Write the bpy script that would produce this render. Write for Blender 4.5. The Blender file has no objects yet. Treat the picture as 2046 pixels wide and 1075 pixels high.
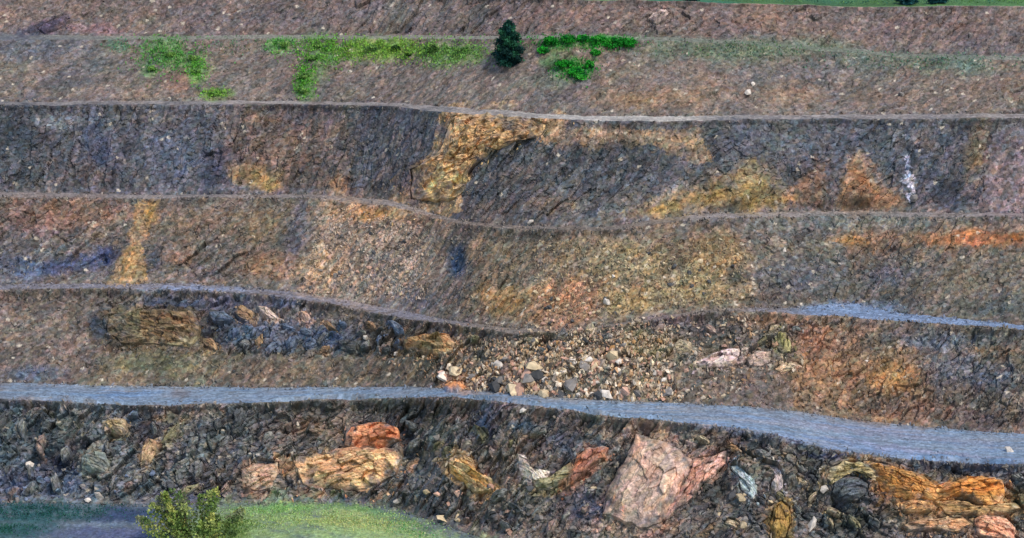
import bpy, math, random
import numpy as np
from mathutils import Vector, Euler, Matrix

S = bpy.context.scene
COL = S.collection
random.seed(7); rng = np.random.default_rng(7)

# ------------------------------------------------------------------ camera
W, H = 2046.0, 1075.0
F = 6018.0                      # focal length in photo pixels
HC = 131.0                      # camera height above the pit floor
PITCH = math.radians(12.0)
cam_d = bpy.data.cameras.new('camera'); cam = bpy.data.objects.new('camera', cam_d); COL.objects.link(cam)
cam.location = (0, 0, HC); cam.rotation_euler = (math.pi/2 - PITCH, 0, 0)
cam_d.sensor_width = 36; cam_d.lens = 36*F/W; cam_d.clip_start = 1; cam_d.clip_end = 6000
S.camera = cam
# ------------------------------------------------------------------ sky, sun, exposure
SUN_EL, SUN_AZ = math.radians(50), math.radians(142)   # azimuth clockwise from +Y (away from the camera)
w = bpy.data.worlds.new('World'); S.world = w; w.use_nodes = True
nt = w.node_tree; bg = nt.nodes['Background']
sk = nt.nodes.new('ShaderNodeTexSky'); sk.sky_type = 'NISHITA'; sk.sun_disc = False
sk.sun_elevation = SUN_EL; sk.sun_rotation = SUN_AZ
nt.links.new(sk.outputs[0], bg.inputs[0]); bg.inputs[1].default_value = 0.13
sd = bpy.data.lights.new('sun', 'SUN'); sd.energy = 1.5; sd.angle = math.radians(11); sd.color = (1, .88, .72)
sun = bpy.data.objects.new('sun', sd); COL.objects.link(sun)
sdir = Vector((math.sin(SUN_AZ)*math.cos(SUN_EL), math.cos(SUN_AZ)*math.cos(SUN_EL), math.sin(SUN_EL)))
sun.rotation_euler = sdir.to_track_quat('Z', 'Y').to_euler()
vs = S.view_settings; vs.view_transform = 'Standard'; vs.look = 'None'; vs.gamma = 1; vs.exposure = 0.77
vs.use_curve_mapping = False
GAIN = np.array((1.01, .98, .925))                      # albedo per linear photo value

# ------------------------------------------------------------------ noise helpers
def hsh(ix, iy, seed):
    ix = ix.astype(np.int64).astype(np.uint64); iy = iy.astype(np.int64).astype(np.uint64)
    h = (ix*np.uint64(0x9E3779B1) ^ iy*np.uint64(0x85EBCA77) ^ np.uint64(seed*2654435761 & 0xffffffff)) & np.uint64(0xffffffff)
    h ^= h >> np.uint64(15); h = (h*np.uint64(0x2C1B3C6D)) & np.uint64(0xffffffff)
    h ^= h >> np.uint64(12); h = (h*np.uint64(0x297A2D39)) & np.uint64(0xffffffff)
    h ^= h >> np.uint64(15)
    return (h.astype(np.float32))/np.float32(4294967296.0)
def vnoise(x, y, seed):
    x0 = np.floor(x); y0 = np.floor(y); fx = x-x0; fy = y-y0
    fx = fx*fx*(3-2*fx); fy = fy*fy*(3-2*fy)
    a = hsh(x0, y0, seed); b = hsh(x0+1, y0, seed); c = hsh(x0, y0+1, seed); d = hsh(x0+1, y0+1, seed)
    return ((a*(1-fx)+b*fx)*(1-fy)+(c*(1-fx)+d*fx)*fy)*2-1
def fbm(x, y, seed, o=4):
    s = 0; a = 1; t = 0
    for i in range(o):
        s = s+a*vnoise(x*2**i+i*17.3, y*2**i-i*9.1, seed+i); t += a; a *= .5
    return s/t
def voro(x, y, seed, jit=.9):
    x0 = np.floor(x); y0 = np.floor(y)
    f1 = np.full(x.shape, 9., np.float32); f2 = f1.copy(); cx = np.zeros_like(f1); cy = cx.copy(); dx = cx.copy(); dy = cx.copy()
    for i in (-1, 0, 1):
        for j in (-1, 0, 1):
            a = x0+i; b = y0+j
            px = a+.5+jit*(hsh(a, b, seed)-.5); py = b+.5+jit*(hsh(a, b, seed+91)-.5)
            ex = x-px; ey = y-py; d = np.sqrt(ex*ex+ey*ey)
            m = d < f1
            f2 = np.where(m, f1, np.minimum(f2, d)); f1 = np.where(m, d, f1)
            cx = np.where(m, a, cx); cy = np.where(m, b, cy); dx = np.where(m, ex, dx); dy = np.where(m, ey, dy)
    return f1, f2, cx, cy, dx, dy
def sstep(a, b, x):
    t = np.clip((x-a)/(b-a), 0, 1); return t*t*(3-2*t)
def facets(x, y, seed, tilt=1.0, level=1.0):
    """blocky relief: every cell a plane with a level and a tilt of its own; returns height, cell random, edge distance"""
    f1, f2, cx, cy, dx, dy = voro(x, y, seed)
    r = hsh(cx, cy, seed+5); tx = hsh(cx, cy, seed+6)-.5; ty = hsh(cx, cy, seed+7)-.5
    e = f2-f1
    return level*(r-.5)+tilt*(tx*dx+ty*dy)*1.7-.10*(1-sstep(0, .12, e)), cx, cy, e
def lin(c):
    c = np.asarray(c, float)/255.
    return np.where(c <= .04045, c/12.92, ((c+.055)/1.055)**2.4)

# ------------------------------------------------------------------ terrain profile
KX = [-400, 0, 200, 300, 400, 500, 600, 700, 800, 900, 1000, 1100, 1200, 1300, 1400, 1500, 1600, 1700, 1800, 1900, 2046, 2446]
def ln(*v): return [v[0]]+list(v)+[v[-1]]
#            0    200  300  400  500  600  700  800  900  1000 1100 1200 1300 1400 1500 1600 1700 1800 1900 2046
L = [
 ('start', 0, [1330]*22),
 ('floor', .00, ln(1005,1006,1006,1006,1006,1005,1004,1018,1054,1085,1102,1112,1120,1125,1128,1130,1132,1134,1136,1140)),
 ('face_g', 1.5, ln(797,806,810,809,806,802,798,795,793,803,818,830,839,848,860,884,908,916,924,930)),
 ('road', .015, ln(764,770,772,774,774,774,773,772,776,783,793,799,803,807,812,822,838,848,857,866)),
 ('face_e', 1.15, ln(580,577,578,580,588,600,616,636,650,664,668,658,642,628,624,630,636,642,650,664)),
 ('bench_d', .02, ln(568,565,566,568,574,584,600,620,640,652,657,650,634,619,612,615,603,628,636,651)),
 ('face_d', 1.1, ln(396,396,396,395,396,397,401,417,445,456,460,462,450,438,436,435,434,434,434,435)),
 ('bench_c', .03, ln(385,387,388,388,388,389,391,406,438,449,453,454,440,429,424,424,424,424,424,425)),
 ('face_c', 1.9, ln(209,209,209,209,209,209,210,214,227,231,238,242,243,241,238,238,238,238,238,238)),
 ('bench_b', .02, ln(202,202,202,202,202,202,203,206,215,221,229,232,232,231,229,229,229,229,229,229)),
 ('slope_b', .62, ln(79,79,79,78,78,78,78,78,78,78,78,78,80,84,88,98,106,114,118,120)),
 ('bench_a', .03, ln(70,70,71,71,71,71,71,71,71,71,71,71,73,77,82,92,99,108,111,113)),
 ('face_a', .95, ln(-12,-14,-14,-14,-13,-12,-10,-8,-5,-3,-1,1,2,5,8,11,14,14,14,13)),
]
STEP = 2.0
cpx = np.arange(-240, 2290, STEP); NC = len(cpx)
def ray(px, py):
    a = (px-W/2)/F; b = -(py-H/2)/F
    c, s = math.cos(PITCH), math.sin(PITCH)
    return a, c+b*s, -s+b*c          # x, y, z
bnd = []
for k, (nm, sl, ys) in enumerate(L):
    y = np.interp(cpx, KX, ys)
    ker = np.hanning(61); ker /= ker.sum()
    y = np.convolve(np.pad(y, 30, mode='edge'), ker, 'valid')
    amp = 2.2 if k > 0 else 0
    if nm in ('face_g', 'road'): amp = 3.0
    if nm in ('bench_b', 'bench_c', 'bench_d', 'face_c', 'face_d', 'face_e'): amp = 3.4
    y = y+amp*(.75*fbm(cpx/60, cpx*0+(k//2)*3.3, 40+k//2, 4)+.4*fbm(cpx/14, cpx*0+k*3.3, 60+k, 3))
    bnd.append(y)
for k in range(2, len(bnd)):    # never let a tier collapse
    bnd[k] = np.minimum(bnd[k], bnd[k-1]-3.0)
rx, ry, rz = ray(cpx, bnd[0]); D0 = HC/(-(ray(cpx*0+W/2, bnd[0])[2])/(ray(cpx*0+W/2, bnd[0])[1]))
Y = D0.copy(); Z = np.zeros(NC)
BY, BZ = [Y], [Z]
for k in range(1, len(L)):
    sl = L[k][1]; rx, ry, rz = ray(cpx, bnd[k]); q = rz/ry
    Y1 = (Z-sl*Y-HC)/(q-sl); Z1 = HC+q*Y1
    # keep depth lines calm so that benches stay level pieces of ground
    kk_ = np.hanning(131); kk_ /= kk_.sum()
    Y1 = np.convolve(np.pad(Y1, 65, mode='edge'), kk_, 'valid'); Z1 = HC+q*Y1
    Y, Z = Y1, Z1; BY.append(Y); BZ.append(Z)
rows_Y, rows_Z, rows_py, rows_seg, rows_t = [], [], [], [], []
seg_rows = {}
for k in range(1, len(L)):
    hgt = np.max(bnd[k-1]-bnd[k]); n = max(6, int(hgt/1.75)) if k > 1 else 90
    start = len(rows_Y)-(1 if k > 1 else 0)
    for i in range(0 if k == 1 else 1, n+1):
        t = i/n
        y = BY[k-1]+(BY[k]-BY[k-1])*t; z = BZ[k-1]+(BZ[k]-BZ[k-1])*t
        rows_Y.append(y); rows_Z.append(z); rows_seg.append(k); rows_t.append(t)
        c, s = math.cos(PITCH), math.sin(PITCH)
        dz = z-HC; dep = y*c-dz*s; up = y*s+dz*c
        rows_py.append(H/2-F*up/dep)
    seg_rows[L[k][0]] = (start, len(rows_Y)-1)
GY = np.array(rows_Y); GZ = np.array(rows_Z); GP = np.array(rows_py)
NR = GY.shape[0]
SEG = np.repeat(np.array(rows_seg)[:, None], NC, 1); T = np.repeat(np.array(rows_t)[:, None], NC, 1)
PX = np.repeat(cpx[None, :], NR, 0); PY = GP
c_, s_ = math.cos(PITCH), math.sin(PITCH)
GX = (PX-W/2)/F*(GY*c_-(GZ-HC)*s_)
BX0, BY0, BZ0 = GX.copy(), GY.copy(), GZ.copy()
U = GX.astype(np.float32)
V = np.zeros_like(GY); V[1:] = np.cumsum(np.sqrt(np.diff(GY, axis=0)**2+np.diff(GZ, axis=0)**2), axis=0); V = V.astype(np.float32)
V = V - V[:, NC//2:NC//2+1]*0
slopes = np.array([l[1] for l in L])[SEG]
NYv = -np.sin(np.arctan(slopes)); NZv = np.cos(np.arctan(slopes))
segn = {l[0]: i for i, l in enumerate(L)}
def isseg(*n): return np.isin(SEG, [segn[a] for a in n])
FACE = isseg('face_g', 'face_e', 'face_d', 'face_c', 'slope_b', 'face_a')

# ------------------------------------------------------------------ region painting (mineral stains, soils, some shade and sky reflection painted in)
WX = PX+9*fbm(PX/26, PY/20, 3, 4)+4*vnoise(PX/6, PY/6, 13); WY = PY+7*fbm(PX/26, PY/20, 8, 4)+3*vnoise(PX/6, PY/6, 19)
WXs = PX+13*fbm(PX/18, PY/18, 23, 4)+6*(hsh(np.floor(PX/4), np.floor(PY/4), 25)-.5); WYs = PY+11*fbm(PX/18, PY/18, 29, 4)+6*(hsh(np.floor(PX/4), np.floor(PY/4), 26)-.5)
WARPS = [((PX+(WX-PX)*k_+a_*fbm(U/b_, V/(b_*1.6), 31+j_, 3)).astype(np.float32), (PY+(WY-PY)*k_+1.3*a_*fbm(U/b_, V/(b_*2.5), 41+j_, 3)).astype(np.float32))
         for j_, (k_, a_, b_) in enumerate([(1, 10, 1.), (1.6, 20, 3.), (.6, 34, 2.), (1.2, 44, 1.2), (1, 60, 1.6), (1, 80, 2.4), (1, 30, .6)])]
def inpoly(poly, X, Yy):
    r = np.zeros(X.shape, bool); n = len(poly)
    xs = [p[0] for p in poly]; ys = [p[1] for p in poly]
    bb = (X >= min(xs)) & (X <= max(xs)) & (Yy >= min(ys)) & (Yy <= max(ys))
    x = X[bb]; y = Yy[bb]; c = np.zeros(x.shape, bool)
    for i in range(n):
        x1, y1 = poly[i]; x2, y2 = poly[(i+1) % n]
        if y1 == y2: continue
        m = ((y1 > y) != (y2 > y)) & (x < (x2-x1)*(y-y1)/(y2-y1)+x1)
        c ^= m
    r[bb] = c; return r
ALB = np.zeros(PX.shape+(3,)); ALB[:] = lin((104, 98, 96))
STK = fbm(U/1.3+.5*V/1.3, V/5, 57, 3); MOT = fbm(U/5, V/4, 55, 4)        # mottling that breaks patches up
def blend(wt, c):
    global ALB
    ALB = ALB*(1-wt[..., None])+lin(c)*wt[..., None]
def ell(x, y, rx_, ry_, c, s=1., ang=0., soft=.75, n=1.0):
    a = math.radians(ang); dx = WX-x; dy = WY-y
    p = dx*math.cos(a)-dy*math.sin(a); q = dx*math.sin(a)+dy*math.cos(a)
    r = np.sqrt((p/rx_)**2+(q/ry_)**2)
    blend(s*(1-sstep(1-soft, 1+soft*.6, r+.45*n*MOT+.35*STK)), c)
def pol(poly, c, s=1., tight=False):
    if tight: m = inpoly(poly, WXs, WYs).astype(float)
    else: m = sum(inpoly(poly, X_, Y_).astype(np.float32) for X_, Y_ in WARPS)/len(WARPS)
    blend(m*s*np.clip(1-.9*np.abs(MOT)-.5*np.clip(STK, 0, 1), 0, 1), c)
def segc(name, c, s=1.):
    blend(isseg(name)*s, c)
segc('floor', (96, 108, 118)); segc('face_g', (110, 107, 105)); blend(isseg('face_g')*.7*(1-sstep(150, 700, PX)), (102, 112, 122)); segc('road', (122, 141, 163)); segc('face_e', (102, 96, 90))  # road blue: reflected sky put into the base colour
segc('bench_d', (122, 122, 134)); segc('face_d', (106, 99, 93)); segc('bench_c', (140, 134, 134)); segc('face_c', (92, 91, 96))
segc('bench_b', (146, 140, 138)); blend(isseg('bench_b')*.8*np.exp(-((PX-1230)/200)**2), (172, 168, 162)); segc('slope_b', (112, 103, 98)); segc('bench_a', (128, 128, 120)); segc('face_a', (110, 99, 97))
# broad mottles on everything
blend(isseg('bench_c')*.8*sstep(850, 950, PX)*(1-sstep(1300, 1400, PX)), (116, 108, 102)); blend(isseg('bench_d')*.8*sstep(850, 980, PX)*(1-sstep(1400, 1560, PX)), (124, 116, 108))
blend(isseg('bench_b', 'bench_c', 'bench_d')*.7*sstep(.1, .5, fbm(U/2.5, V/1.2, 73, 3)), (108, 100, 96)); blend(isseg('road')*.5*sstep(.15, .4, fbm(U/3, V/1.5, 74, 3))*np.abs(T*2-1)**2, (108, 102, 102))
blend(isseg('bench_b')*.85*np.exp(-((PX-1230)/190)**4), (182, 178, 172))
blend(FACE*.35*sstep(.1, .5, fbm(U/9, V/6, 71, 3)), (92, 92, 100))
blend(FACE*.35*sstep(.1, .5, fbm(U/8, V/6, 77, 3)), (128, 106, 92))
blend(isseg('face_c', 'face_g', 'face_e')*.5*sstep(-.1, .45, fbm(U/2.2+V/3, V/7, 79, 3)), (110, 98, 94)); blend(isseg('face_c')*(PX < 900)*.4*sstep(0, .4, fbm(U/1.6-V/2.2, V/9, 81, 3)), (98, 90, 108))
blend(FACE*.22*sstep(.15, .5, fbm(U/7, V/5, 83, 3)), (104, 112, 96))
# face A / slope B
ell(60, 90, 130, 30, (92, 97, 108), .8); ell(90, 50, 60, 12, (66, 62, 80), .8, 20); ell(190, 55, 60, 10, (142, 112, 120), .6)
ell(800, 20, 120, 25, (108, 108, 112), .5); ell(1200, 30, 160, 25, (122, 100, 94), .5); ell(1500, 40, 90, 14, (126, 100, 88), .5)
ell(1800, 60, 160, 25, (112, 96, 96), .5)
for x, y, a, b, c, s in [(340, 110, 60, 32, (88, 140, 78), .75), (390, 140, 16, 26, (100, 160, 70), .7), (300, 140, 20, 20, (95, 140, 90), .6),
                         (560, 95, 26, 18, (92, 150, 78), .7), (640, 110, 34, 36, (84, 138, 62), .8), (608, 165, 18, 34, (92, 150, 58), .8),
                         (760, 100, 90, 22, (116, 158, 66), .85), (900, 105, 62, 24, (108, 148, 80), .75), (860, 98, 26, 16, (56, 92, 34), .7),
                         (1110, 90, 36, 16, (52, 132, 54), .8), (1100, 118, 20, 16, (52, 118, 62), .7), (1210, 86, 60, 14, (24, 140, 30), .95),
                         (1150, 140, 38, 24, (34, 140, 40), .9), (1190, 112, 14, 20, (70, 140, 60), .6), (425, 186, 26, 12, (118, 160, 66), .7),
                         (235, 90, 24, 14, (96, 140, 112), .5), (1100, 165, 60, 14, (88, 110, 92), .5)]:
    ell(x, y, a, b, c, s*.72, n=1.8)
ell(1500, 100, 230, 26, (92, 110, 92), .7); ell(1850, 125, 220, 22, (90, 108, 94), .5); ell(1925, 125, 34, 14, (84, 116, 112), .35)
ell(1600, 140, 160, 30, (96, 98, 106), .4)
ell(350, 165, 30, 26, (140, 108, 92), .6); ell(1300, 195, 120, 24, (132, 110, 90), .7); ell(1270, 200, 40, 14, (146, 118, 86), .5)
ell(1590, 190, 60, 24, (140, 116, 96), .5); ell(230, 190, 100, 14, (134, 116, 104), .5); ell(140, 150, 100, 20, (88, 90, 98), .6, 20)
# face C
pol([(-240, 205), (455, 205), (450, 300), (440, 385), (-240, 385)], (80, 84, 94), .85)
ell(30, 280, 60, 80, (58, 68, 76), .7); ell(120, 240, 50, 14, (140, 142, 146), .7); ell(300, 235, 60, 10, (128, 126, 126), .5)
ell(345, 310, 60, 60, (104, 112, 132), .5); ell(200, 290, 26, 60, (62, 78, 108), .5, 30); ell(180, 350, 60, 20, (112, 96, 92), .5)
pol([(455, 215), (720, 215), (700, 385), (520, 385), (460, 300)], (98, 88, 84), .8)
ell(530, 240, 60, 14, (118, 96, 82), .6); ell(510, 350, 56, 20, (146, 122, 78), .8, -8); ell(540, 368, 20, 12, (176, 148, 92), .6)
ell(680, 370, 20, 26, (160, 124, 92), .6, 40); ell(430, 330, 30, 50, (58, 68, 92), .5)
pol([(690, 215), (905, 215), (880, 300), (815, 330), (810, 390), (700, 390), (720, 300)], (82, 86, 95), .85)
pol([(1060, 245), (1400, 255), (1480, 300), (1480, 420), (1290, 430), (1200, 445), (930, 440), (930, 350), (1000, 280)], (84, 88, 94), .9)
pol([(1090, 252), (1400, 258), (1430, 320), (1390, 325), (1300, 292), (1180, 292), (1070, 284)], (152, 130, 106), .95, True); ell(1240, 345, 150, 42, (84, 86, 92), .85)
ell(1200, 262, 50, 14, (152, 132, 112), .6); ell(1270, 290, 40, 10, (70, 72, 76), .7); ell(1240, 250, 40, 6, (64, 62, 60), .6)  # last, thin strip: shade under the bench edge, painted in
ell(1110, 405, 60, 22, (126, 110, 100), .7); ell(1000, 420, 90, 20, (112, 100, 94), .6)
pol([(1230, 430), (1300, 395), (1400, 370), (1470, 350), (1530, 345), (1550, 415), (1440, 418), (1340, 432)], (150, 128, 90), .9)
ell(1330, 415, 50, 10, (170, 140, 80), .6, 15); ell(1430, 395, 50, 16, (168, 138, 82), .7); ell(1330, 388, 50, 10, (150, 140, 138), .5, 30)
pol([(1400, 240), (1900, 240), (1940, 300), (1930, 350), (1830, 410), (1650, 330), (1560, 350), (1450, 300)], (82, 88, 100), .9)
ell(1440, 262, 40, 12, (66, 72, 74), .7)
pol([(1475, 420), (1470, 350), (1490, 320), (1530, 330), (1560, 420)], (142, 124, 78), .9)
pol([(1560, 415), (1610, 350), (1632, 305), (1645, 350), (1654, 415)], (148, 114, 84), .85)
pol([(1665, 415), (1680, 360), (1718, 295), (1745, 340), (1800, 395), (1800, 418)], (152, 118, 84), .85); pol([(1650, 330), (1690, 320), (1666, 416), (1656, 416)], (84, 84, 94), .8, True)
ell(1718, 370, 18, 24, (112, 76, 52), .6); ell(1632, 375, 10, 18, (84, 58, 46), .7); ell(1718, 312, 14, 16, (176, 160, 136), .5)
ell(1760, 400, 36, 12, (164, 120, 88), .5); ell(1580, 400, 30, 10, (176, 128, 80), .6)
pol([(1811, 312), (1819, 312), (1827, 400), (1818, 408), (1810, 360)], (200, 200, 222), 1., True)
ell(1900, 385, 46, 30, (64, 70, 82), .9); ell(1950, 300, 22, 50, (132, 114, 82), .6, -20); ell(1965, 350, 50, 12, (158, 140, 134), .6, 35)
pol([(1990, 290), (2290, 260), (2290, 430), (1960, 430), (1950, 380)], (128, 112, 116), .8)
# face D
pol([(-240, 395), (260, 395), (240, 470), (-240, 490)], (120, 104, 98), .7); ell(70, 450, 60, 24, (116, 96, 106), .5)
pol([(-240, 480), (245, 480), (225, 555), (-240, 570)], (88, 92, 104), .7); ell(110, 528, 90, 18, (58, 74, 108), .75, 8); ell(20, 540, 60, 30, (82, 94, 118), .6)
ell(215, 505, 34, 22, (62, 74, 116), .7)
pol([(275, 398), (322, 398), (300, 450), (285, 490), (290, 560), (215, 572), (245, 510), (268, 450)], (164, 136, 98), .9, True)
ell(300, 425, 14, 26, (164, 132, 78), .8); ell(258, 525, 16, 36, (184, 150, 100), .7, 15)
ell(310, 520, 24, 30, (66, 76, 92), .7); ell(360, 515, 36, 20, (142, 110, 92), .7); ell(390, 545, 60, 20, (96, 84, 96), .5)
ell(440, 500, 50, 50, (88, 94, 96), .5); ell(520, 450, 60, 40, (128, 112, 86), .7); ell(540, 525, 60, 26, (148, 118, 92), .7)
ell(590, 470, 24, 60, (80, 82, 98), .7, -20); ell(510, 420, 40, 14, (76, 78, 78), .6)
pol([(640, 400), (700, 400), (850, 430), (850, 560), (830, 610), (590, 590), (610, 530), (640, 470)], (160, 140, 124), .95)
ell(640, 540, 40, 60, (176, 150, 126), .7, -20); ell(750, 432, 50, 18, (184, 136, 78), .8); ell(690, 420, 50, 16, (178, 140, 104), .6)
ell(830, 445, 50, 14, (152, 120, 98), .6)
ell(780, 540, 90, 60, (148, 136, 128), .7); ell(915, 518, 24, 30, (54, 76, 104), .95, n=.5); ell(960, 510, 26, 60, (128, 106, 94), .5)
ell(820, 600, 60, 26, (112, 112, 124), .6)
pol([(950, 480), (1060, 470), (1200, 470), (1490, 470), (1510, 540), (1490, 612), (1350, 618), (1200, 640), (1060, 650), (950, 630)], (134, 118, 98), .85)
ell(1010, 600, 60, 34, (156, 124, 80), .75); ell(1130, 600, 80, 50, (166, 126, 98), .8); ell(1130, 640, 50, 18, (172, 134, 110), .6)
ell(1260, 520, 90, 44, (144, 130, 98), .6); ell(1400, 580, 80, 34, (148, 134, 98), .65); ell(1260, 600, 60, 26, (168, 146, 100), .6)
ell(1430, 500, 60, 44, (142, 118, 80), .6); ell(1472, 552, 26, 18, (74, 76, 70), .9); ell(1490, 590, 40, 26, (148, 130, 110), .6)
ell(1100, 470, 110, 10, (84, 78, 72), .7); ell(1250, 466, 70, 6, (70, 68, 62), .7)  # shadow line beneath the bench C crest, painted as dark strips
pol([(1510, 500), (2290, 500), (2290, 650), (1800, 630), (1510, 612)], (98, 96, 92), .85)
ell(1600, 550, 90, 40, (86, 90, 98), .7); ell(1780, 550, 60, 26, (92, 96, 116), .5); ell(1930, 570, 90, 40, (118, 108, 92), .6)
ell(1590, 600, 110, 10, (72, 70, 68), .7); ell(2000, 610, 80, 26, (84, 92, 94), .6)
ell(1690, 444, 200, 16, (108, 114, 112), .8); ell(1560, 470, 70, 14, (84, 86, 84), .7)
pol([(1660, 470), (1760, 470), (1850, 462), (1900, 455), (2290, 450), (2290, 490), (1900, 496), (1700, 495)], (142, 110, 80), .75)
ell(1960, 474, 100, 14, (150, 98, 64), .8); ell(2030, 470, 30, 10, (118, 74, 40), .7); ell(1940, 484, 26, 8, (206, 132, 100), .6)
ell(1700, 483, 40, 12, (164, 122, 72), .7)
ell(120, 430, 150, 30, (132, 104, 90), .7); ell(420, 440, 120, 40, (124, 106, 90), .6); ell(560, 300, 110, 60, (112, 94, 84), .5); ell(1650, 740, 90, 50, (140, 104, 80), .6)
# bench D: reflected sky painted in as blue, strongest at the right
ell(1700, 618, 110, 14, (108, 128, 154), .8, n=.3); blend(isseg('bench_d')*.85*sstep(1560, 1640, PX), (116, 138, 170))
ell(380, 577, 130, 6, (132, 146, 176), .7)
# face E
pol([(-240, 600), (190, 600), (210, 740), (120, 770), (-240, 770)], (112, 101, 95), .9)
ell(60, 748, 70, 16, (82, 98, 122), .7, n=.8); ell(380, 600, 130, 16, (70, 84, 116), .7); ell(200, 640, 18, 40, (52, 66, 82), .8)
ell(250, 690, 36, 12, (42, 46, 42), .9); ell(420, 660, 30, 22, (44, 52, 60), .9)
pol([(430, 610), (600, 612), (740, 655), (720, 705), (450, 700)], (84, 98, 120), .75); ell(480, 665, 30, 20, (52, 90, 106), .6)
ell(640, 675, 50, 20, (76, 98, 136), .55); ell(560, 605, 60, 10, (104, 112, 142), .6)
pol([(210, 705), (440, 700), (860, 715), (880, 770), (160, 768)], (104, 98, 82), .9); ell(310, 725, 90, 22, (86, 92, 72), .7)
ell(600, 745, 160, 18, (112, 98, 86), .6); ell(760, 730, 80, 20, (104, 92, 84), .6)
ell(800, 665, 110, 24, (84, 82, 80), .6)
pol([(870, 690), (1100, 670), (1330, 640), (1350, 720), (1370, 806), (1000, 786), (900, 780)], (138, 124, 106), .85)
ell(1210, 770, 110, 30, (166, 156, 138), .7); ell(920, 765, 40, 20, (190, 142, 104), .6); ell(1000, 760, 60, 20, (150, 126, 110), .6)
ell(1190, 680, 26, 20, (80, 80, 78), .7); ell(1300, 690, 60, 34, (142, 136, 96), .5); ell(1340, 640, 60, 14, (122, 98, 112), .5)
ell(1430, 660, 70, 34, (84, 86, 86), .8); ell(1540, 640, 70, 16, (140, 110, 86), .6)
pol([(1340, 735), (1570, 735), (1580, 815), (1360, 806)], (92, 84, 80), .9)
pol([(1580, 650), (1700, 650), (1850, 700), (1880, 780), (1850, 850), (1700, 840), (1580, 815)], (134, 108, 84), .8)
ell(1790, 750, 50, 30, (162, 122, 74), .7); ell(1640, 680, 50, 24, (140, 106, 90), .6); ell(1840, 820, 90, 24, (132, 104, 94), .6)
ell(1920, 740, 90, 34, (92, 98, 110), .7); ell(1990, 760, 60, 26, (84, 96, 114), .6); ell(1880, 680, 120, 16, (92, 104, 120), .7)
ell(1990, 840, 70, 26, (98, 86, 86), .6); ell(1990, 700, 60, 12, (128, 108, 90), .6)
# haul road variations, the blue ones painted sky reflection
ell(250, 786, 90, 10, (108, 140, 182), .5, n=.8); ell(355, 789, 24, 8, (110, 112, 122), .9); ell(60, 800, 80, 6, (112, 108, 116), .8)
ell(1750, 862, 280, 10, (138, 142, 164), .6, -6, n=.6); ell(1700, 892, 300, 12, (118, 140, 178), .6, -8, n=.8); ell(1880, 905, 220, 6, (142, 146, 172), .6, -7)
ell(1180, 812, 100, 6, (120, 150, 176), .5); ell(1010, 812, 26, 10, (156, 134, 136), .6)
# face G
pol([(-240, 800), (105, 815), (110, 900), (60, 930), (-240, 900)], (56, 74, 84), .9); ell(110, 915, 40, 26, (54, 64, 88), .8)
pol([(-240, 935), (160, 930), (170, 1005), (-240, 1008)], (92, 106, 136), .85); ell(185, 985, 26, 20, (130, 150, 166), .6)
ell(190, 890, 60, 50, (102, 106, 106), .7); ell(140, 850, 40, 26, (100, 104, 98), .6); ell(290, 840, 36, 30, (46, 50, 60), .9)
ell(340, 835, 50, 12, (134, 122, 104), .8); ell(450, 900, 120, 60, (92, 98, 104), .6); ell(430, 860, 26, 20, (52, 60, 62), .7); ell(400, 990, 100, 14, (88, 90, 112), .7)
ell(620, 850, 70, 22, (112, 96, 82), .7); ell(660, 1000, 120, 8, (98, 102, 122), .7); ell(700, 812, 160, 12, (70, 70, 66), .7)  # last strip: shade below the road edge, put into the colour
ell(830, 900, 26, 70, (52, 58, 66), .85, 20); ell(870, 870, 26, 24, (118, 126, 126), .5); ell(850, 820, 80, 14, (58, 62, 64), .7)  # painted shade: right side of the peach outcrop, and under the road edge
ell(970, 850, 34, 44, (60, 80, 108), .8); ell(1050, 850, 40, 14, (48, 82, 104), .7); ell(1140, 880, 50, 26, (72, 82, 104), .6)
ell(860, 975, 60, 50, (104, 108, 114), .7); ell(1000, 1030, 120, 30, (112, 106, 108), .5); ell(1160, 1000, 60, 40, (92, 92, 104), .6)
ell(1180, 1020, 40, 26, (76, 86, 112), .6); ell(1090, 970, 60, 14, (102, 92, 72), .7)
ell(1230, 960, 12, 60, (44, 44, 52), .8, -15); ell(1300, 1060, 60, 20, (98, 84, 82), .6)  # first: shaded left side of the big pale outcrop, painted dark
ell(1440, 960, 26, 60, (48, 50, 52), .85, -35); ell(1500, 880, 60, 20, (66, 72, 80), .7)  # first: painted shade along the lower right of the pale outcrop and wedge
ell(1470, 1030, 90, 40, (82, 82, 84), .6); ell(1560, 930, 60, 30, (102, 100, 88), .6); ell(1560, 1040, 30, 34, (146, 116, 64), .8)
ell(1620, 960, 22, 70, (58, 66, 62), .8); ell(1700, 1030, 90, 40, (58, 68, 70), .85); ell(1900, 1020, 120, 30, (120, 104, 80), .7)  # the wide dark patch is the boulder's shadow, painted below it
ell(1660, 912, 60, 6, (40, 50, 84), .8); ell(1900, 932, 130, 10, (52, 62, 82), .8); ell(2040, 1000, 40, 34, (84, 84, 56), .7)  # first two: shadow under the road crest, painted on the face
ell(1850, 1065, 70, 14, (90, 90, 96), .7)
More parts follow.
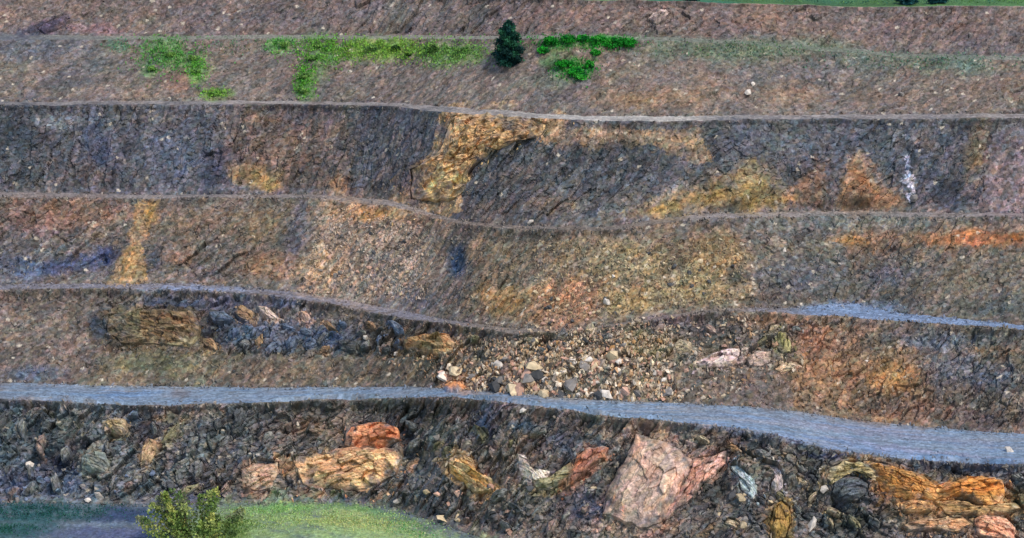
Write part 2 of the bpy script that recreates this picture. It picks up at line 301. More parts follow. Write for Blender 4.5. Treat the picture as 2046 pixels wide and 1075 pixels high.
# pit floor
pol([(-240, 1004), (240, 1004), (220, 1030), (130, 1046), (60, 1080), (-240, 1120)], (40, 88, 92), .95); ell(40, 1062, 70, 12, (34, 84, 78), .8)
ell(260, 1030, 80, 18, (54, 72, 106), .9); ell(220, 1066, 160, 16, (88, 96, 132), .8); ell(200, 1048, 90, 5, (120, 136, 156), .6)
pol([(430, 1012), (560, 1006), (700, 1010), (770, 1024), (880, 1060), (960, 1095), (1100, 1140), (1000, 1400), (300, 1400), (330, 1060)], (150, 176, 116), .97)
ell(700, 1050, 80, 26, (182, 190, 122), .6, n=.8); ell(560, 1014, 60, 8, (112, 170, 88), .6); ell(740, 1024, 80, 7, (92, 148, 84), .6, -8)
ell(470, 1060, 34, 40, (88, 118, 52), .7)

rs = fbm(U/14, V/.45, 95, 3)
wob = .05*fbm(U/20, V*0, 94, 2)
rut = sum(np.exp(-((T-t_-wob)/.022)**2) for t_ in (.30, .40, .58, .68)); ALB *= (1-.30*isseg('road')*rut*(.6+.6*vnoise(U/4, V*0, 93)))[..., None]
ALB *= np.exp(isseg('road', 'bench_d', 'bench_c')*.24*rs)[..., None]
blend(isseg('road')*.5*sstep(.1, .5, fbm(U/9, V/1.3, 96, 3)), (140, 144, 152)); blend(isseg('road')*.4*sstep(.15, .5, fbm(U/12, V/1.0, 97, 3)), (98, 136, 178))  # the stronger blue wash is more painted sky reflection
# ------------------------------------------------------------------ outcrops: outlines in photo pixels, projected onto their own face
OC = [  # name, label, category, outline, thickness m, colours
 ('rock_outcrop', 'long ochre rock buttress running diagonally down below the light bench edge', 'rock face',
  [(905,232),(950,228),(1050,232),(1095,248),(1085,268),(1030,284),(985,300),(955,325),(930,352),(925,385),(898,402),(822,398),(820,340),(868,312),(885,285),(893,255)], 3.4, [(222,184,130),(196,160,120),(236,200,142),(172,140,110)], .7),
 ('rock_outcrop', 'orange red rock block on top of the peach outcrop under the haul road', 'rock',
  [(700,852),(735,843),(775,845),(797,856),(800,880),(770,894),(720,897),(686,890),(690,868)], 2.6, [(206,136,98),(190,118,84),(216,154,118)], .8),
 ('rock_outcrop', 'large peach and cream outcrop at the foot of the lowest face above the grass', 'rock',
  [(588,912),(662,908),(668,896),(725,898),(770,894),(804,890),(802,925),(792,950),(765,962),(735,982),(690,984),(645,976),(604,968)], 3.0, [(222,180,134),(204,156,118),(232,204,158),(212,146,104),(170,140,112)], .9),
 ('rock_outcrop', 'small pinkish tan rock left of the dark crack beside the peach outcrop', 'rock',
  [(480,938),(505,925),(530,930),(556,922),(558,945),(545,975),(515,982),(486,975)], 2.2, [(176,146,126),(150,118,108),(198,170,146)], .8),
 ('rock_outcrop', 'cream and ochre broken rock in the dark lowest face, alone right of the peach outcrop', 'rock',
  [(885,922),(912,906),(945,915),(952,940),(985,958),(982,978),(950,984),(925,962),(898,948)], 2.0, [(226,204,168),(206,158,92),(216,186,150),(172,130,84)], .6),
 ('rock_outcrop', 'thin pale vein of rock curving down left of the rust red slab', 'rock',
  [(1032,905),(1048,908),(1056,932),(1082,945),(1100,942),(1092,962),(1062,964),(1042,950)], 1.4, [(200,184,180),(178,160,152),(212,200,186)], .6),
 ('rock_outcrop', 'olive grey rock between the pale vein and the rust red slab', 'rock',
  [(1062,962),(1092,958),(1120,938),(1140,922),(1150,935),(1130,962),(1100,978),(1070,976)], 1.5, [(148,142,112),(128,124,96),(164,156,122)], .8),
 ('rock_outcrop', 'rust red tilted slab left of the big pale triangular outcrop', 'rock',
  [(1150,915),(1175,894),(1218,894),(1210,912),(1172,942),(1148,962),(1130,975),(1134,945)], 1.9, [(162,98,66),(196,132,100),(140,90,66),(176,130,116)], .8),
 ('rock_outcrop', 'big pale pinkish triangular outcrop standing out of the lowest face', 'rock',
  [(1270,864),(1332,882),(1386,918),(1378,968),(1320,1046),(1292,1056),(1202,1028),(1216,972),(1252,912)], 3.6, [(176,154,142),(190,166,148),(160,140,134),(200,160,136)], 1.3),
 ('rock_outcrop', 'pink and brick red wedge of rock leaning on the right of the big pale outcrop', 'rock',
  [(1376,930),(1408,912),(1456,898),(1450,926),(1414,962),(1384,995),(1340,1034),(1312,1040),(1350,1000)], 2.2, [(196,154,140),(176,122,98),(208,178,164),(184,158,152)], .7),
 ('rock_outcrop', 'pale blue grey slab hanging right of the pink wedge', 'rock',
  [(1458,930),(1475,928),(1492,945),(1510,960),(1516,990),(1502,1002),(1484,985),(1474,955)], 1.6, [(160,176,178),(176,184,190),(140,154,164)], .7),
 ('rock_outcrop', 'lilac grey slab between the blue grey slab and the olive arch', 'rock',
  [(1532,925),(1552,930),(1566,950),(1566,975),(1550,988),(1538,975),(1545,955)], 1.4, [(168,160,170),(150,142,140),(184,172,170)], .7),
 ('rock_outcrop', 'yellow brown upright rock at the lower edge under the grey slabs', 'rock',
  [(1545,1010),(1562,1000),(1578,1012),(1582,1045),(1572,1075),(1545,1085),(1535,1050)], 1.8, [(160,130,72),(138,110,66),(178,150,96)], .8),
 ('rock_outcrop', 'olive and cream arch of rock over the rounded dark boulder', 'rock',
  [(1650,955),(1658,935),(1685,920),(1720,922),(1752,940),(1768,960),(1752,964),(1728,948),(1700,942),(1676,950),(1660,968)], 2.0, [(158,146,104),(190,176,140),(132,118,82)], .6),
 ('boulder', 'rounded dark grey boulder under the olive rock arch', 'boulder',
  [(1668,962),(1692,952),(1720,955),(1736,968),(1734,988),(1712,1000),(1680,1000),(1662,986)], 2.4, [(84,90,98),(100,104,104),(74,80,84)], 1.0),
 ('rock_outcrop', 'orange rock beds slanting down to the right below the road edge', 'rock',
  [(1722,920),(1756,924),(1800,934),(1840,950),(1880,970),(1900,984),(1872,1000),(1812,1000),(1770,992),(1752,966),(1736,946)], 2.2, [(196,142,80),(178,122,62),(214,168,112),(150,108,64)], .6),
 ('rock_outcrop', 'long tan bed of rock under the bright orange rock at the right edge', 'rock',
  [(1862,1000),(1900,998),(1955,1012),(2000,1012),(2035,1004),(2046,1016),(1990,1030),(1930,1032),(1885,1026)], 1.8, [(180,146,100),(206,172,124),(150,122,88)], .7),
 ('rock_outcrop', 'pinkish grey broken block just above the road right of the white stones', 'rock',
  [(1490,716),(1515,700),(1540,702),(1542,722),(1520,732),(1496,730)], 1.5, [(186,164,152),(160,146,134)], .6),
 ('rock_outcrop', 'pale stone block left of the pinkish white slab', 'rock',
  [(1338,690),(1362,676),(1384,684),(1382,704),(1356,710)], 1.5, [(162,150,128),(140,132,116)], .6),
 ('rock_outcrop', 'bright orange rock at the right edge below the haul road', 'rock',
  [(1868,985),(1900,965),(1928,952),(1975,955),(2005,960),(2012,985),(1998,1006),(1960,1008),(1925,992),(1890,995)], 2.4, [(208,150,82),(222,172,108),(190,124,66)], .8),
 ('rock_outcrop', 'peach cream rock below the slanting orange beds', 'rock',
  [(1795,1004),(1820,996),(1852,1000),(1872,1012),(1862,1024),(1825,1026),(1800,1022)], 1.6, [(214,172,120),(196,146,100),(180,140,104)], .6),
 ('rock_outcrop', 'pale salmon rock in the bottom right corner', 'rock',
  [(1945,1036),(1980,1028),(2012,1036),(2030,1056),(2026,1082),(1985,1090),(1950,1070)], 2.2, [(214,164,138),(196,142,114),(226,184,154)], .7),
 ('rock_outcrop', 'brown and peach rock ledge left of the pale salmon corner rock', 'rock',
  [(1800,1048),(1835,1036),(1880,1036),(1930,1034),(1945,1046),(1920,1062),(1860,1058),(1815,1060)], 1.5, [(176,132,98),(156,140,120),(198,160,126)], .6),
 ('rock_outcrop', 'mustard tipped grey rock high at the left of the lowest face', 'rock',
  [(210,842),(232,834),(252,838),(257,858),(246,872),(222,866)], 1.6, [(184,164,120),(168,140,78),(150,140,128)], .7),
 ('rock_outcrop', 'tan rounded rock left of the dark grey columns, above the olive bush', 'rock',
  [(296,874),(314,880),(312,905),(300,928),(280,932),(275,915),(284,892)], 1.8, [(168,142,112),(150,122,98),(186,160,124)], .8),
 ('rock_outcrop', 'grey green lump of rock right of the blue scree at left', 'rock',
  [(162,912),(185,898),(210,905),(222,930),(212,948),(180,946),(162,935)], 1.6, [(118,124,116),(104,108,104),(130,140,132)], .9),
 ('rock_outcrop', 'long shadowed ledge of olive tan rock below the left bench', 'rock ledge',
  [(215,632),(262,618),(330,618),(388,620),(402,645),(398,672),(380,694),(340,690),(285,688),(238,684),(212,665)], 2.6, [(128,116,88),(104,98,76),(154,142,112),(112,82,60),(84,84,72)], .8),
 ('rock_outcrop', 'pale diagonal streak of rock in the blue face', 'rock',
  [(512,612),(530,612),(560,632),(558,642),(540,638),(520,624)], 1.2, [(200,180,172),(176,156,138)], .5),
 ('rock_outcrop', 'small pinkish cream rock right of the pale diagonal streak', 'rock',
  [(595,622),(612,622),(622,636),(616,648),(602,642)], 1.2, [(192,160,142),(170,148,136)], .5),
 ('rock_outcrop', 'orange rounded rock cluster on the middle face over the brown slope', 'rock',
  [(805,678),(830,670),(865,668),(898,666),(910,685),(904,705),(870,710),(835,702),(808,696)], 2.2, [(176,124,82),(198,150,108),(150,118,82),(166,150,112)], .7),
 ('rock_outcrop', 'pinkish white slab of rock under the haul bench right of the rubble', 'rock',
  [(1385,725),(1420,708),(1455,698),(1482,695),(1478,712),(1455,730),(1425,736),(1395,735)], 1.8, [(218,196,200),(196,174,170),(206,190,170)], .7),
 ('rock_outcrop', 'yellow green upright rock pillar above the pale slab', 'rock',
  [(1548,690),(1554,664),(1570,660),(1582,680),(1580,704),(1562,708)], 1.8, [(146,142,96),(170,164,116),(120,112,74)], .6),
 ('rock_outcrop', 'thin cream ledge of rock right of the pinkish white slab', 'rock',
  [(1545,738),(1560,726),(1590,722),(1606,732),(1590,738),(1560,744)], 1.2, [(184,170,146),(206,172,144)], .5),
 ('rock_outcrop', 'peach rock near the road at the left end of the pale rubble', 'rock',
  [(882,772),(900,760),(924,762),(932,776),(915,786),(892,784)], 1.4, [(212,154,112),(190,130,90)], .6),
 ('rock_outcrop', 'dark purple split rock at the top left of the uppermost face', 'rock',
  [(75,58),(98,44),(130,34),(140,40),(118,58),(88,68)], 1.6, [(76,72,88),(96,86,104)], .6),
 ('rock_outcrop', 'white and dark split rock near the top edge of the uppermost face', 'rock',
  [(1292,40),(1312,22),(1330,18),(1340,24),(1328,42),(1310,50)], 1.5, [(196,176,168),(84,74,76),(150,134,132)], .4),
]
KR = random.Random(77)
def knob(cx0, cy0, L_, W_, ang):
    n = 9; P_ = []
    for k in range(n):
        a = 2*math.pi*k/n+KR.uniform(-.25, .25); q_ = KR.uniform(.62, 1.15)
        x_, y_ = math.cos(a)*L_/2*q_, math.sin(a)*W_/2*q_; c, s = math.cos(math.radians(ang)), math.sin(math.radians(ang))
        P_.append((cx0+x_*c-y_*s, cy0+x_*s+y_*c))
    return P_
PAL = {'grey': [(118,120,120),(98,102,104),(138,138,134)], 'cream': [(180,166,138),(152,140,120),(198,182,156)], 'olive': [(128,124,96),(104,102,84),(146,140,112)],
       'tan': [(160,130,100),(136,112,92),(178,150,118)], 'dark': [(72,76,80),(58,62,66),(90,92,94)], 'blue': [(98,112,134),(82,94,116),(120,132,150)], 'pinkg': [(148,126,118),(124,110,106),(166,146,136)]}
def knobs(n, poly, lo, hi, pals, angs, label, group):
    xs = [p[0] for p in poly]; ys = [p[1] for p in poly]; k = 0; t = 0; xm = sum(xs)/len(xs)
    while k < n and t < 3000:
        t += 1; x = KR.uniform(min(xs), max(xs)); y = KR.uniform(min(ys), max(ys)); L_ = KR.uniform(lo, hi); W_ = L_*KR.uniform(.35, .6); c = KR.choice(pals)
        if not inpoly(poly, np.array([x]), np.array([y]))[0]: continue
        if any(math.hypot(x-sum(p[0] for p in o[3])/len(o[3]), y-sum(p[1] for p in o[3])/len(o[3])) < .45*(L_+max(p[0] for p in o[3])-min(p[0] for p in o[3])) for o in OC): continue
        OC.append(('rock', label % {'grey': 'grey', 'cream': 'cream', 'olive': 'olive grey', 'tan': 'tan', 'dark': 'dark slate', 'pinkg': 'pinkish grey', 'blue': 'blue grey'}[c] if L_ < .5*(lo+hi) else 'large '+label % {'grey': 'grey', 'cream': 'cream', 'olive': 'olive grey', 'tan': 'tan', 'dark': 'dark slate', 'pinkg': 'pinkish grey', 'blue': 'blue grey'}[c], 'rock', knob(x, y, L_, W_, KR.choice(angs)+KR.uniform(-14, 14)), KR.uniform(.8, 1.5), PAL[c], .6, group)); k += 1
knobs(26, [(0, 830), (560, 825), (560, 985), (0, 990)], 24, 58, ['grey', 'blue', 'olive', 'dark', 'pinkg', 'grey'], [-60, -45, -85], '%s jagged rock standing out of the left part of the lowest face', 'jagged rocks in the left of the lowest face')
knobs(20, [(810, 840), (1240, 850), (1230, 1060), (880, 1050)], 22, 52, ['grey', 'dark', 'pinkg', 'olive'], [-50, -35, 35], '%s jagged rock in the middle of the lowest face', 'jagged rocks in the middle of the lowest face')
knobs(22, [(1400, 880), (1640, 920), (2040, 950), (2040, 1070), (1400, 1065)], 24, 60, ['grey', 'dark', 'olive', 'tan', 'cream'], [-50, 30, 45, 15], '%s jagged rock in the right part of the lowest face', 'jagged rocks in the right of the lowest face')
knobs(28, [(420, 612), (870, 662), (880, 704), (420, 698)], 22, 56, ['grey', 'dark', 'blue', 'tan', 'blue'], [-50, -30, 20], '%s rock in the blue grey face under the left bench', 'rocks in the blue grey face')
knobs(24, [(900, 670), (1340, 640), (1600, 650), (1590, 735), (1350, 740), (1000, 740)], 18, 44, ['cream', 'grey', 'olive', 'pinkg'], [-50, -30, 30], '%s jagged block on the face around the rubble pile', 'jagged blocks around the rubble pile')
knobs(10, [(230, 620), (400, 620), (400, 690), (230, 690)], 14, 30, ['olive', 'cream', 'dark'], [-40, 10], '%s block on the shadowed ledge below the left bench', 'blocks on the shadowed ledge')
OMASK = np.zeros(PX.shape, bool)
for o in OC: OMASK |= inpoly(o[3], PX, PY)

# the stained ground around each outcrop
for o in OC:
    cxm = sum(p[0] for p in o[3])/len(o[3]); cym = sum(p[1] for p in o[3])/len(o[3])
    big_ = [(cxm+(p[0]-cxm)*1.35, cym+(p[1]-cym)*1.4+4) for p in o[3]]
    mc = np.mean(np.array(o[5]), 0); blend(inpoly(big_, WX, WY)*.6*np.clip(.45+MOT*1.8+STK, 0, 1)*FACE, tuple(mc*.9))
# ------------------------------------------------------------------ relief
def rot(u, v, a, sx, sy):
    a = math.radians(a); return ((u*math.cos(a)+v*math.sin(a))/sx).astype(np.float32), ((-u*math.sin(a)+v*math.cos(a))/sy).astype(np.float32)
amp = np.zeros(PX.shape)
for n_, a in (('face_g', 1.1), ('face_e', .8), ('face_d', .42), ('face_c', .52), ('slope_b', .3), ('face_a', .4), ('floor', .05), ('road', .035),
              ('bench_d', .08), ('bench_c', .08), ('bench_b', .06), ('bench_a', .08)):
    amp[isseg(n_)] = a
# soils and talus are smoother
for poly, f in (([(-240, 600), (190, 600), (215, 705), (870, 712), (870, 775), (-240, 775)], .3), ([(1340, 735), (1570, 735), (1580, 815), (1360, 806)], .35),
                ([(1990, 250), (2290, 250), (2290, 430), (1950, 430)], .4)):
    amp[inpoly(poly, WX, WY)] *= f
edge = np.minimum(sstep(0, .13, T), sstep(0, .05, 1-T)*.85+.15); edge = np.where(FACE, edge, 1.)
lipm = FACE & ~isseg('slope_b')
big = fbm(U/17, V/14, 101, 3)*2.0
gul = -np.abs(fbm(U/6+V*.03, V/22, 111, 3))*2.2
LC_ = isseg('face_c') & (PX < 880)
v1 = rot(U, V, 72, 7.0, 2.2); v0 = rot(U, V, 42, 6.2, 2.0); v2 = rot(U, V, -35, 5.0, 1.8); RG = isseg('face_g') & (PX > 1480)
a1x, a1y = np.where(LC_, v1[0], np.where(RG, v2[0], v0[0])), np.where(LC_, v1[1], np.where(RG, v2[1], v0[1]))
cm = .25+1.0*sstep(-.25, .35, fbm(U/12, V/10, 175, 3)); cm = np.where(isseg('face_c'), cm*.8, cm); h1, c1, d1, e1 = facets(a1x+.12*vnoise(U/2, V/2, 4), a1y, 121, 1.3, .8)
w0 = rot(U, V, 55, 2.6, 1.15); w1 = rot(U, V, 80, 3.0, .9); a2x, a2y = np.where(LC_, w1[0], w0[0]), np.where(LC_, w1[1], w0[1]); h2, c2, d2, e2 = facets(a2x+.1*vnoise(U, V, 6), a2y, 131, 1.2, .6)
a3x, a3y = rot(U, V, 35, .95, .62); h3, c3, d3, e3 = facets(a3x, a3y, 141, 1.2, .4)
f4 = vnoise(U/.33, V/.33, 151)
disp = amp*edge*(big*.8+gul*.5+h1*1.15*cm+h2*.8*(.4+.6*cm)+h3*.5+f4*.12)
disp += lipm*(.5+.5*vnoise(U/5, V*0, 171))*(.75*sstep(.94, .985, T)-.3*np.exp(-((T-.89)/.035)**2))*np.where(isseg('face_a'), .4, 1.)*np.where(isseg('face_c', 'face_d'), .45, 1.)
ribs = np.abs(fbm(U/1.5, V/9, 173, 2))*2.2; disp += .9*ribs*np.exp(-((PX-450)/150)**2-((PY-880)/60)**2)*isseg('face_g')
disp = np.where(OMASK & FACE, -.35, disp)
flat = ~FACE
disp = np.where(flat, amp*(big*1.5+h3*1.2+f4*.8), disp)
DX = amp*edge*.35*(vnoise(U/1.4, V/1.4, 161))*FACE
def gauss(x, y, a, b): return np.exp(-((PX-x)/a)**2-((PY-y)/b)**2)
# large recesses and bulges of the real place
disp += FACE*edge*(-2.2*gauss(1170, 350, 190, 60)*isseg('face_c')-1.8*gauss(860, 350, 30, 60)*isseg('face_c')-1.2*gauss(1900, 385, 46, 30)+1.6*gauss(720, 510, 100, 80)*isseg('face_d')
      +1.2*gauss(260, 520, 34, 60)-1.3*gauss(915, 518, 26, 28)-1.5*gauss(840, 900, 26, 60)-1.5*gauss(1235, 960, 18, 60)-1.6*gauss(1440, 970, 20, 50)
      +1.5*gauss(1200, 740, 180, 50)*isseg('face_e')-1.6*gauss(425, 660, 26, 26)-1.5*gauss(110, 915, 40, 30)-1.5*gauss(1650, 1010, 80, 30)-1.2*gauss(572, 940, 10, 40)
      +2.4*gauss(1718, 400, 40, 60)*isseg('face_c')+1.6*gauss(1632, 395, 20, 50)*isseg('face_c')+1.6*gauss(1480, 395, 50, 40)*isseg('face_c')-1.2*gauss(235, 705, 200, 10)*0)
# grassy mound and berm along the lower haul road
PXs = PX
moundr = np.sqrt(((PX-640)/310)**2+((PY-1105)/95)**2); mound = 2.6*(1-sstep(0, 1, moundr))*isseg('floor')
disp += mound
road_edge = isseg('road')*np.exp(-((T-.06)/.05)**2)*(.55+.35*vnoise(U/3, V*0, 17))*sstep(-.55, .0, vnoise(U/14, V*0, 18))
disp += road_edge
GX = GX+DX; GY = GY+disp*NYv; GZ = GZ+disp*NZv
# ------------------------------------------------------------------ stone by stone colour
lm_ = ALB.mean(-1, keepdims=True); grn = (ALB[..., 1:2] > ALB[..., 0:1]*1.12)
ALB = np.where(grn, ALB, lm_+.97*(ALB-lm_))
q = hsh(c3, d3, 201); q2 = hsh(c3, d3, 202); q3 = hsh(c3, d3, 203)
b1 = hsh(c2, d2, 204); b0 = hsh(c1, d1, 207)
s4x, s4y = rot(U, V, 20, .5, .42); f1_, f2_, cc, dd, _, _ = voro(s4x, s4y, 211); g = hsh(cc, dd, 212); g2 = hsh(cc, dd, 213); g3 = hsh(cc, dd, 214)
rough = np.where(FACE, 1., .2); rough = np.where(isseg('floor'), .4, rough); rough = np.where(isseg('slope_b', 'face_a'), .8, rough)
lum = np.exp(rough*(.46*(q-.5)+.42*(b1-.5)+.40*(b0-.5)+.66*(g-.5)))
ALB = ALB*lum[..., None]
hue = np.stack([1+.22*(q2-.5)+.20*(g2-.5)+.14*(b1-.5), 1+.10*(q3-.5)+.06*(g3-.5), 1-.22*(q2-.5)+.22*(g3-.5)-.1*(b0-.5)], -1)
ALB = ALB*(1+(hue-1)*rough[..., None])
whitep = .006+.05*gauss(1200, 740, 200, 60)+.02*gauss(1300, 560, 250, 70)+.03*gauss(180, 985, 60, 20)+.02*gauss(1000, 940, 600, 60)
ws = (hsh(cc, dd, 215) < whitep) & FACE
ALB = np.where(ws[..., None], ALB*.35+.65*lin((206, 196, 180)), ALB)
ds = (hsh(cc, dd, 216) < .05) & FACE; ALB = np.where(ds[..., None], ALB*.55, ALB)
ALB = np.clip(ALB*GAIN, .004, .85)

# ------------------------------------------------------------------ materials
def mat_ground(name, rough=.95, bump=.25, speck=1.6):
    m = bpy.data.materials.new(name); m.use_nodes = True; n = m.node_tree.nodes; l = m.node_tree.links
    b = n['Principled BSDF']; b.inputs['Roughness'].default_value = rough; b.inputs['Specular IOR Level'].default_value = .2
    at = n.new('ShaderNodeAttribute'); at.attribute_name = 'rock_colour'
    tc = n.new('ShaderNodeTexCoord'); vo = n.new('ShaderNodeTexVoronoi'); vo.inputs['Scale'].default_value = speck*1.7
    no = n.new('ShaderNodeTexNoise'); no.inputs['Scale'].default_value = speck*2.5; no.inputs['Detail'].default_value = 5
    l.new(tc.outputs['Object'], vo.inputs['Vector']); l.new(tc.outputs['Object'], no.inputs['Vector'])
    hs = n.new('ShaderNodeSeparateColor'); l.new(vo.outputs['Color'], hs.inputs[0])
    mr = n.new('ShaderNodeMapRange'); mr.inputs[3].default_value = .72; mr.inputs[4].default_value = 1.28; l.new(hs.outputs[0], mr.inputs[0])
    mr2 = n.new('ShaderNodeMapRange'); mr2.inputs[1].default_value = .3; mr2.inputs[2].default_value = .7; mr2.inputs[3].default_value = .78; mr2.inputs[4].default_value = 1.22
    l.new(no.outputs['Fac'], mr2.inputs[0])
    mu = n.new('ShaderNodeMath'); mu.operation = 'MULTIPLY'; l.new(mr.outputs[0], mu.inputs[0]); l.new(mr2.outputs[0], mu.inputs[1])
    vm = n.new('ShaderNodeVectorMath'); vm.operation = 'SCALE'; l.new(at.outputs['Color'], vm.inputs[0]); l.new(mu.outputs[0], vm.inputs['Scale'])
    l.new(vm.outputs[0], b.inputs['Base Color'])
    bp = n.new('ShaderNodeBump'); bp.inputs['Strength'].default_value = bump; bp.inputs['Distance'].default_value = .3
    l.new(no.outputs['Fac'], bp.inputs['Height']); l.new(bp.outputs[0], b.inputs['Normal'])
    return m
M_rock = mat_ground('rock'); M_road = mat_ground('gravel', .9, .1, 1.2); M_soil = mat_ground('soil', .95, .2)
def mat_stone(name, c, var=.3):
    m = bpy.data.materials.new(name); m.use_nodes = True; n = m.node_tree.nodes; l = m.node_tree.links
    b = n['Principled BSDF']; b.inputs['Roughness'].default_value = .92; b.inputs['Specular IOR Level'].default_value = .2
    tc = n.new('ShaderNodeTexCoord'); oi = n.new('ShaderNodeObjectInfo')
    no = n.new('ShaderNodeTexNoise'); no.inputs['Scale'].default_value = 2.2; no.inputs['Detail'].default_value = 6; no.noise_dimensions = '4D'
    l.new(tc.outputs['Object'], no.inputs['Vector']); l.new(oi.outputs['Random'], no.inputs['W'])
    mr = n.new('ShaderNodeMapRange'); mr.inputs[1].default_value = .3; mr.inputs[2].default_value = .7; mr.inputs[3].default_value = 1-var; mr.inputs[4].default_value = 1+var
    l.new(no.outputs['Fac'], mr.inputs[0])
    mr2 = n.new('ShaderNodeMapRange'); mr2.inputs[3].default_value = .75; mr2.inputs[4].default_value = 1.25; l.new(oi.outputs['Random'], mr2.inputs[0])
    mu = n.new('ShaderNodeMath'); mu.operation = 'MULTIPLY'; l.new(mr.outputs[0], mu.inputs[0]); l.new(mr2.outputs[0], mu.inputs[1])
    vm = n.new('ShaderNodeVectorMath'); vm.operation = 'SCALE'; vm.inputs[0].default_value = list(lin(c)*GAIN); l.new(mu.outputs[0], vm.inputs['Scale'])
    l.new(vm.outputs[0], b.inputs['Base Color'])
    return m
def mat_leaf(name):
    m = bpy.data.materials.new(name); m.use_nodes = True; n = m.node_tree.nodes; l = m.node_tree.links
    b = n['Principled BSDF']; b.inputs['Roughness'].default_value = .7; b.inputs['Specular IOR Level'].default_value = .15
    at = n.new('ShaderNodeAttribute'); at.attribute_name = 'rock_colour'; l.new(at.outputs['Color'], b.inputs['Base Color'])
    return m
M_leaf = mat_leaf('leaf')

# ------------------------------------------------------------------ mesh building
def tag(o, label=None, cat=None, group=None, kind=None):
    if label: o['label'] = label
    if cat: o['category'] = cat
    if group: o['group'] = group
    if kind: o['kind'] = kind
def make_mesh(name, V3, quads=None, tris=None, col=None):
    me = bpy.data.meshes.new(name); V3 = np.asarray(V3, np.float32)
    me.vertices.add(len(V3)); me.vertices.foreach_set('co', V3.ravel())
    parts = []; tot = []
    if quads is not None and len(quads): parts.append(np.asarray(quads).ravel()); tot += [4]*len(quads)
    if tris is not None and len(tris): parts.append(np.asarray(tris).ravel()); tot += [3]*len(tris)
    li = np.concatenate(parts).astype(np.int32); tot = np.array(tot, np.int32)
    me.loops.add(len(li)); me.loops.foreach_set('vertex_index', li)
    me.polygons.add(len(tot)); st = np.zeros(len(tot), np.int32); st[1:] = np.cumsum(tot)[:-1]
    me.polygons.foreach_set('loop_start', st); me.polygons.foreach_set('loop_total', tot)
    me.update(calc_edges=True)
    if col is not None:
        a = me.color_attributes.new('rock_colour', 'FLOAT_COLOR', 'POINT')
        c4 = np.ones((len(V3), 4), np.float32); c4[:, :3] = col; a.data.foreach_set('color', c4.ravel())
    me.polygons.foreach_set('use_smooth', np.zeros(len(tot), bool))
    return me
def link(name, me, m=None, parent=None):
    o = bpy.data.objects.new(name, me); COL.objects.link(o)
    if m: me.materials.append(m)
    if parent: o.parent = parent
    return o
def quadgrid(nr, nc):
    i = np.arange(nr-1)[:, None]*nc+np.arange(nc-1)[None, :]
    return np.stack([i, i+1, i+nc+1, i+nc], -1).reshape(-1, 4)
STR = {
 'floor': ('pit_floor', 'pit floor with a grey blue track and a low grassy mound', M_soil),
 'face_g': ('rock_face', 'lowest dark rugged rock face with orange and cream outcrops', M_rock),
 'road': ('haul_road', 'wide gravel haul road, painted blue grey like reflected sky, crossing the pit wall', M_road),
 'face_e': ('rock_face', 'rock face above the haul road with pale rubble in the middle', M_rock),
 'bench_d': ('bench', 'narrow grey bench widening to gravel painted blue like reflected sky at the right', M_road),
 'face_d': ('rock_face', 'middle rock face of grainy tan scree and ochre talus', M_rock),
 'bench_c': ('bench', 'thin light bench below the slate coloured face', M_road),
 'face_c': ('rock_face', 'steep slate coloured rock face with the ochre buttress', M_rock),
 'bench_b': ('bench', 'thin pale bench edge at the top of the slate coloured face', M_road),
 'slope_b': ('soil_slope', 'brown soil slope with green growth along its top', M_rock),
 'bench_a': ('bench', 'narrow grassy bench under the uppermost face', M_road),
 'face_a': ('rock_face', 'uppermost reddish brown face at the top edge', M_rock)}
for k, (a, b) in seg_rows.items():
    nm, lb, m = STR[k]
    sl = slice(a, b+1)
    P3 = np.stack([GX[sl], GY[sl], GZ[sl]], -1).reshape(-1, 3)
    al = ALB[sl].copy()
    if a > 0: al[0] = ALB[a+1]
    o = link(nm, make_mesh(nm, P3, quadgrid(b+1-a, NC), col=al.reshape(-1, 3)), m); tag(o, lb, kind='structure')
# plateau behind the top crest, and wide ground under everything
top = np.stack([GX[-1], GY[-1], GZ[-1]], -1)
nb = 90; tb = (np.linspace(0, 1, nb)**2.2)
ext = []
for t in tb[1:]:
    p = top.copy(); p[:, 1] += t*1800; p[:, 0] *= (1+t*1.5); p[:, 2] += t*20+min(1, t*40)*.6*vnoise(p[:, 0]/9, p[:, 1]/9, 301)
    ext.append(p)
pl = np.concatenate([top[None], np.array(ext)])
pc = lin((76, 112, 64))[None, None]*np.exp(.5*fbm(pl[..., 0]/6, pl[..., 1]/14, 303, 4))[..., None]
pc[0] = lin((150, 156, 140)); pc[1] = lin((140, 168, 110))
lf = sstep(-.1, .4, fbm(pl[..., 0]/14, pl[..., 1]/20, 305, 3))[..., None]; pc = pc*(1-.6*lf)+.6*lf*lin((40, 110, 96)); 
o = link('plateau', make_mesh('plateau', pl.reshape(-1, 3), quadgrid(nb, NC), col=np.clip(pc.reshape(-1, 3)*.9, .004, .8)), M_soil); tag(o, 'green grassy land behind the top edge of the pit', kind='structure')
g = [(-4000, -500, -.6), (4000, -500, -.6), (4000, 5000, -.6), (-4000, 5000, -.6)]
o = link('ground', make_mesh('ground', g, [(0, 1, 2, 3)], col=np.tile(lin((98, 104, 96)), (4, 1))), M_soil); tag(o, 'wide flat ground around the pit', kind='structure')

